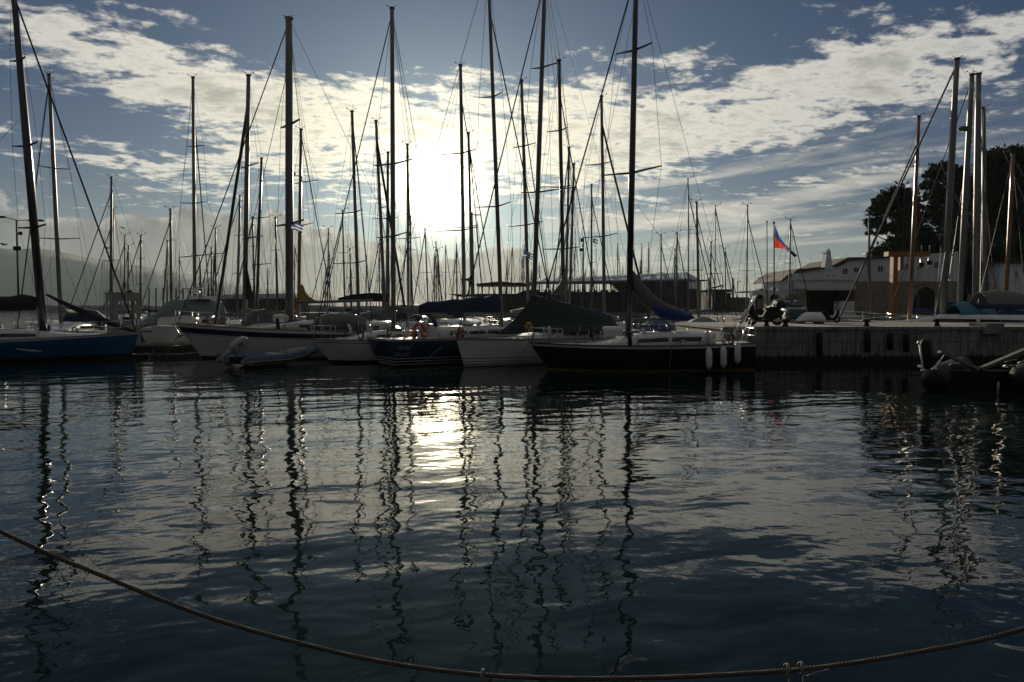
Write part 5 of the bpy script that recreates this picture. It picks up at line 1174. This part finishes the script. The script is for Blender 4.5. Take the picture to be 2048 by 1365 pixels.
def upturned():
    d = 36.8; z = 1.722; a, b = P(1592, 640, d).x, P(1645, 640, d).x; T = Thing('upturned_dinghy', 'white dinghy lying upside down on the quay', 'dinghy', ((a+b)/2, d, z)); L = b-a; rings = []
    for i in range(11):
        t = i/10; k = .72 + .28*math.sin(math.pi*min(1, t*1.15)) if t < .55 else math.cos(math.pi/2*((t-.55)/.46)**1.7); w = .55*max(k, .04); h = .52*min(1, .62+.75*math.sin(math.pi*t**.8))*(1-.62*smst((t-.6)/.4)); x = L/2 - L*(t if True else 0)
        rings.append([Vector((x, y*w, .10+zz*h + .12*smst((t-.6)/.4)*0)) for y, zz in ((-1, 0), (-.98, .35), (-.75, .8), (0, 1), (.75, .8), (.98, .35), (1, 0))])
    mb = MB(); mb.ring_loft(rings); T.part('hull', mb, M['gel'], local=True); mb = MB(); mb.box((-L/2+.5, -.02, .40), (L/2-.05, .02, .62)); T.part('keel', mb, M['gel'], local=True)
    for x in (-.5, .5): mb = MB(); mb.box((x-.06, -.5, 0), (x+.06, .5, .12)); T.part('chock', mb, M['darkw'], local=True)
upturned()
def bollard(label, px, d=31.35, k=1.0, cat='bollard'):
    T = Thing('bollard', label, cat, (P(px, 640, d).x, d, 1.72), group='iron bollards along the quay edge'); mb = MB(); mb.lathe((0, 0, 0), (0, 0, .34*k), ((0, .16), (.1, .13), (.5, .09), (.75, .10), (.85, .17), (1, .14)), 12); T.part('post', mb, M['dark'], local=True); mb = MB(); mb.tube([(-.2, 0, .24*k), (.2, 0, .24*k)], .03, 6); T.part('crossbar', mb, M['dark'], local=True)
for lab, px in (('small iron bollard under the black scooter', 1533), ('iron bollard just right of the black scooter', 1571), ('iron bollard on the quay above the rubber fender in the middle', 1733), ('iron bollard on the quay above the near inflatable', 1874)): bollard(lab, px)
def quay_fender(label, px, y0, y1):
    d = 30.86; T = Thing('rubber_fender', label, 'quay fender', P(px, y1, d), group='black rubber fenders hung on the quay wall'); a, b = P(px, y0, d), P(px, y1, d); mb = MB(); mb.lathe(b, a, ((0, .06), (.04, .13), (.96, .13), (1, .06)), 10); T.part('body', mb, M['rub']); mb = MB(); mb.tube([a, a + Vector((0, .06, .16)), a + Vector((0, .3, .19))], .02, 5); T.part('chain', mb, M['dark'])
for lab, px, y0, y1 in (('black rubber fender on the quay wall, nearest the black yacht', 1639, 664, 712), ('black rubber fender on the quay wall midway along', 1735, 664, 705), ('short black rubber fender on the quay wall right of the midway one', 1781, 668, 700), ('narrow black rubber fender on the quay wall left of the inflatable', 1813, 668, 704)): quay_fender(lab, px, y0, y1)
solo('concrete_block', px_box(MB(), 1973, 647, 2009, 668, 30.7, 1.2), M['quay'], 'square concrete block standing on the quay edge above the inflatable', 'block', P(1990, 668, 30.7))
def rope(label, pts, r=.014, name='mooring_rope'):
    n = []
    for i in range(len(pts)-1):
        for t in (0, .25, .5, .75): n.append(Vector(pts[i]).lerp(Vector(pts[i+1]), t))
    n.append(Vector(pts[-1])); mb = MB(); mb.tube(n, r, 6); return solo(name, mb, M['rope'], label, 'rope', n[-1])
def sag(a, b, s, n=8): return [Vector(a).lerp(Vector(b), i/n) - Vector((0, 0, s*4*(i/n)*(1-i/n))) for i in range(n+1)]
rope('long slack rope looping along the quay wall from the gangway', sag(P(1497, 681, 30.7), P(1640, 662, 30.75), .55), .02)
rope('slack rope hanging along the quay lip toward the inflatable', sag(P(1735, 661, 30.8), P(1874, 662, 30.8), .14), .02)
rope('rope slanting from the quay bollard down to the inflatable', sag(P(1874, 661, 30.6), P(1950, 735, 23.5), .3), .016)
rope('mooring line slanting from the covered yacht bow into the water', [P(1056, 690, 28.4), P(1016, 742, 27.6)], .016)
rope('mooring line crossing below the bow of the striped yacht to the left', [P(362, 664, 34.4), P(330, 712, 34.2)], .016)
rope('mooring line crossing below the bow of the striped yacht to the right', [P(372, 664, 34.3), P(402, 716, 33.4)], .016)
rope('dark mooring line dropping from the pontoon into the open water', [P(308, 700, 36.6), P(292, 728, 33.0)], .022)
rope('bow line crossing from the small white yacht to the inflatable dinghy', [P(626, 684, 31.6), P(650, 716, 31.0)], .018)
rope('pale rope hanging straight down the middle of the black hull', [P(1344, 690, 26.9), P(1338, 746, 26.75)], .016)
mb = MB(); mb.tube([P(845, 727, 29.2), P(885, 693, 29.9)], .02, 6); solo('boat_hook', mb, M['alu'], 'thin pole leaning against the dark blue hull', 'boat hook', P(845, 727, 29.2))

def gangway():
    T = Thing('gangway', 'white folding gangway rising from the black stern to the quay', 'gangway', P(1470, 674, 29.2)); a, b = P(1466, 671, 28.8), P(1514, 592, 29.6)
    mb = MB(); mb.tube([a, a.lerp(b, .45), b], [.028, .03, .024], 8); mb.tube([a.lerp(b, .30), a.lerp(b, .5)], .07, 8); T.part('pole', mb, M['white']); mb = MB(); mb.ball(b, .055, 8, 6); T.part('knob', mb, M['white'])
    mb = MB(); q = P(1474, 640, 29.0); mb.ring_loft([[q + Vector((x + .075*math.cos(t), .06*math.sin(t), z + .03*math.sin(2*t))) for t in (2*math.pi*i/9 for i in range(9))] for x, z in ((-.10, 0), (.12, .02), (.28, .16), (.40, .42))]); T.part('rolled_cloth', mb, M['gel'])
    for dx in (0, 11):
        mb = MB(); mb.tube([P(1478+dx, 690, 28.9), P(1497+dx*.6, 642, 30.9)], .016, 6); T.part('ladder_rail', mb, M['white'])
    for t in (.15, .38, .6, .82):
        mb = MB(); mb.tube([P(1478, 690, 28.9).lerp(P(1497, 642, 30.9), t), P(1489, 690, 28.9).lerp(P(1503.6, 642, 30.9), t)], .012, 5); T.part('rung', mb, M['white'])
gangway()
def buoy(label, px, py, d, m, k=.34, name='horseshoe_buoy'):
    c = P(px, py, d); T = Thing(name, label, 'lifebuoy', c - Vector((0, 0, k))); mb = MB(); pts = [c + Vector((k*.62*math.cos(a), -.02, k*math.sin(a))) for a in (R(-60) + R(300)*i/14 for i in range(15))]; pts = [c + Vector((k*.62*math.sin(a), 0, -k*math.cos(a)*-1)) for a in (R(-150) + R(300)*i/14 for i in range(15))]; mb.tube(pts, [.05]+[.075]*13+[.05], 8); fo = T.part('foam', mb, M[m])
    for t in (3, 7, 11): p, q = pts[t], pts[t+1]; mb = MB(); mb.tube([p.lerp(q, .2), p.lerp(q, .8)], .082, 8); T.part('reflective_band', mb, M['white'], parent=fo)
buoy('orange horseshoe lifebuoy on the stern rail of the dark blue yacht', 838, 666, 30.2, 'orange', .40); buoy('smaller red horseshoe lifebuoy behind the orange one', 853, 664, 31.4, 'red', .34)
buoy('red horseshoe lifebuoy on the bow rail of the covered yacht', 921, 667, 29.7, 'red', .2); buoy('yellow horseshoe lifebuoy on the foredeck of the black yacht', 1057, 655, 30.3, 'yellow', .17)
def tarp(label, x0, x1, y0, y1, d, m='turq'):
    a, b = P(x0, y1, d), P(x1, y0, d); rr = random.Random(int(x0)); rows = []; n = 12
    for v in range(7):
        row = []
        for j in range(n+1):
            u = j/n; t = v/6; y = d - 1.1 + 2.2*t; arch = math.sin(math.pi*min(max(t, .001), .999))**.55; e = .80+.2*math.sin(math.pi*min(1, u*1.3+.1)); row.append(Vector((a.x+(b.x-a.x)*u + rr.uniform(-.03, .03), y, a.z + (b.z-a.z)*arch*e + rr.uniform(-.04, .04))))
        rows.append(row)
    mb = MB(); mb.sheet(rows, thick=Vector((0, 0, -.03))); solo('tarpaulin', mb, M[m], label, 'tarpaulin', (a.x, d, a.z), fix=False)
tarp('turquoise tarpaulin bundled over the white yacht beside the pale masts', 1903, 1976, 604, 643, 43.2); tarp('deep blue tarpaulin over the white yacht at the far right edge', 1985, 2120, 610, 645, 43.0, 'bluecl')
tarp('grey sail heaped under the leaning copper mast', 1955, 2075, 581, 611, 47.5, 'greycl')
def gull(label, px, py, d, k=.55):
    c = P(px, py, d); T = Thing('seagull', label, 'bird', c); mb = MB(); mb.lathe(c - Vector((.2, 0, 0)), c + Vector((.22, 0, .02)), ((0, .01), (.2, .05), (.55, .07), (.8, .045), (1, .012)), 8); T.part('body', mb, M['greycl'])
    for s in (-1, 1): mb = MB(); mb.slab([c + Vector((-.07, 0, .03)), c + Vector((.08, 0, .03)), c + Vector((.05, s*.28, .14)), c + Vector((-.06, s*k, .06))], (0, 0, .015)); T.part('wing', mb, M['darkcl'])
gull('small gull flying at the far left over the hillside', 8, 490, 60); gull('small gull flying past the slim mast over the kiosk', 215, 497, 75); gull('tiny gull high over the hillside beside the forestay', 246, 457, 80)

def near_inflatable():
    d = 21.0; T = Thing('black_inflatable', 'big black inflatable boat with a folded V shaped gangboard lying by the quay', 'inflatable boat', Vector((P(1950, 780, d).x, d, 0)))
    for px, w, far in ((1871, 25, 1.6), (2046, 25, 1.6)):
        c = P(px, 762, d); r = w/F*d; pts = [c + Vector((0, -.28, -.02)), c + Vector((0, -.12, 0)), c + Vector((.02, .1, 0)), c + Vector((1.55, 2, .02)), c + Vector((3.7, 4.4, .08))]; mb = MB(); mb.tube(pts, [r*.35, r*.8, r, r, r*.95], 20); t = T.part('tube', mb, M['rub'])
        mb = MB(); q = c + Vector((0, .6, r)); mb.box((q.x-.14, q.y-.12, q.z-.02), (q.x+.14, q.y+.12, q.z+.05)); T.part('cleat', mb, M['alu'], parent=t)
    mb = MB(); px_box(mb, 1893, 742, 2024, 790, d+.5, .12); T.part('transom', mb, M['rub'])
    mb = MB(); a = P(1893, 775, d+.6); b = P(2026, 775, d+.6); mb.slab([(a.x, d+.65, .1), (b.x, d+.65, .1), (b.x+3.3, d+4.6, .1), (a.x+3.3, d+4.6, .1)], (0, 0, .08)); T.part('floor', mb, M['rub'])
    def plank(p, q, w):
        mb = MB(); u = (q-p).normalized(); n = Vector((0, 1, 0)); up = u.cross(n)*-1; up = up if up.z > 0 else -up
        e = [p + n*0, q + n*0, q + n*w, p + n*w]; mb.slab(e, up*-.11); T.part('gangboard', mb, M['greycl'])
    plank(P(1884, 702, 21.6), P(1961, 736, 20.9), .2); plank(P(1962, 737, 20.9), P(2060, 696, 20.4), .2)
    mb = MB(); a, b = P(1838.5, 686, 21.2), P(1846, 741, 20.9); mb.tube([a, b], .028, 8); mb.tube([b + Vector((-.06, 0, 0)), b + Vector((.06, 0, .01))], .03, 6); mb.tube([a + Vector((-.03, 0, -.04)), a + Vector((.0, 0, .05))], .045, 6); T.part('stanchion', mb, M['white'])
    mb = MB(); a, b = P(1868, 738, 20.8), P(1888, 711, 21.0); mb.tube([a, a.lerp(b, .6), a.lerp(b, .62), b], [.03, .03, .018, .018], 8); mb.tube([a + Vector((-.08, 0, 0)), a + Vector((.08, 0, 0))], .035, 6); T.part('strut', mb, M['white'])
    mb = MB(); mb.lathe(P(1856, 745, 21.4), P(1850, 678, 21.4), ((0, .1), (.05, .15), (.85, .15), (.93, .13), (1, .05)), 14); T.part('engine_post', mb, M['rub'])
    mb = MB(); q = P(1915, 752, 22.4); mb.ring_loft([[q + Vector((sx*math.cos(t), sy*math.sin(t), z)) for t in (2*math.pi*i/12 for i in range(12))] for z, sx, sy in ((-.3, .2, .2), (0, .36, .3), (.3, .36, .3), (.42, .2, .18))]); T.part('engine_cowl', mb, M['dark'])
    mb = MB()
    for a, b in (((2008, 726), (2034, 719)), ((2008, 733), (2016, 731)), ((2036, 727), (2056, 721))): mb = MB(); mb.tube([P(*a, 21.4), P(*b, 21.2)], .03, 6); T.part('grab_handle', mb, M['alu'])
    mb = MB(); mb.tube([P(1995, 790, 20.4), P(1997, 764, 20.5)], .035, 8); T.part('drain_hose', mb, M['alu'])
near_inflatable()

def quay_rope():
    # three strand rope slung along the edge of the viewer's own quay
    Y = 1.5; ctrl = [(-900, 560), (-500, 812), (0, 1063), (200, 1150), (420, 1236), (640, 1297), (800, 1330), (965, 1350), (1120, 1357), (1300, 1356), (1480, 1348), (1650, 1334), (1850, 1302), (2048, 1258), (2500, 1120), (2900, 960)]
    P3 = [P(x, y, Y) for x, y in ctrl]; pts = []
    for i in range(1, len(P3)-2):
        p0, p1, p2, p3 = P3[i-1:i+3]; n = int((p2-p1).length/.004)
        for k in range(n):
            t = k/n; pts.append(.5*((2*p1) + (p2-p0)*t + (2*p0-5*p1+4*p2-p3)*t*t + (3*p1-p0-3*p2+p3)*t**3))
    mb = MB(); r = .0036
    for s in range(3):
        st = []; acc = 0
        for i, p in enumerate(pts):
            d = pts[min(i+1, len(pts)-1)] - pts[max(i-1, 0)]; a, b = frame_of(d); acc = i*.004/.027*2*math.pi + s*2*math.pi/3; st.append(p + (a*math.cos(acc)+b*math.sin(acc))*r*.78)
        mb.tube(st[::2], r*.88, 5)
    solo('barrier_rope', mb, M['rope2'], 'twisted rope slung across the near edge of the harbour', 'rope', P3[0])
    for lab, px, py in (('pale twine loop tied at the lowest point of the twisted rope', 965, 1351), ('frayed twine knot tied to the twisted rope beside another', 1574, 1340), ('second frayed twine knot with a loose end on the twisted rope', 1602, 1337)):
        c = P(px, py, Y); mb = MB(); mb.tube([c + Vector((.003*math.sin(i*.9), .011*math.cos(2*math.pi*i/12), .0125*math.sin(2*math.pi*i/12))) for i in range(26)], .0022, 5); mb.tube([c + Vector((0, -.011, -.008)), c + Vector((.001, -.012, -.03)), c + Vector((.003, -.008, -.07))], .0018, 5)
        if px == 1602: mb.tube([c + Vector((.004, -.012, -.014)), c + Vector((.03, -.014, -.002)), c + Vector((.055, -.016, .006))], .0022, 5)
        solo('twine_knot', mb, M['twine'], lab, 'knot', c)
M['rope2'] = mat('tarred_barrier_rope', (0.09, 0.075, 0.06), .9, noise=.35, nscale=250, bump=.4, bscale=600); M['twine'] = mat('pale_twine', (0.20, 0.18, 0.15), .8)
quay_rope()
# ------------------------------------------------------------------ sea air
def haze():
    mb = MB(); mb.box((-6000, -300, -1.2), (6000, 4200, 370))
    m = bpy.data.materials.new('sea_haze'); m.use_nodes = True; t = m.node_tree; t.nodes.clear()
    o = t.nodes.new('ShaderNodeOutputMaterial'); v = t.nodes.new('ShaderNodeVolumePrincipled')
    v.inputs['Color'].default_value = (0.72, 0.90, 1.0, 1); v.inputs['Density'].default_value = HAZE_D; v.inputs['Anisotropy'].default_value = 0.35
    t.links.new(v.outputs[0], o.inputs['Volume'])
    ob = mb.build('haze', m); ob['kind'] = 'stuff'; ob['label'] = 'thin sea haze lying over the whole harbour'
HAZE_D = 0.00005
haze()
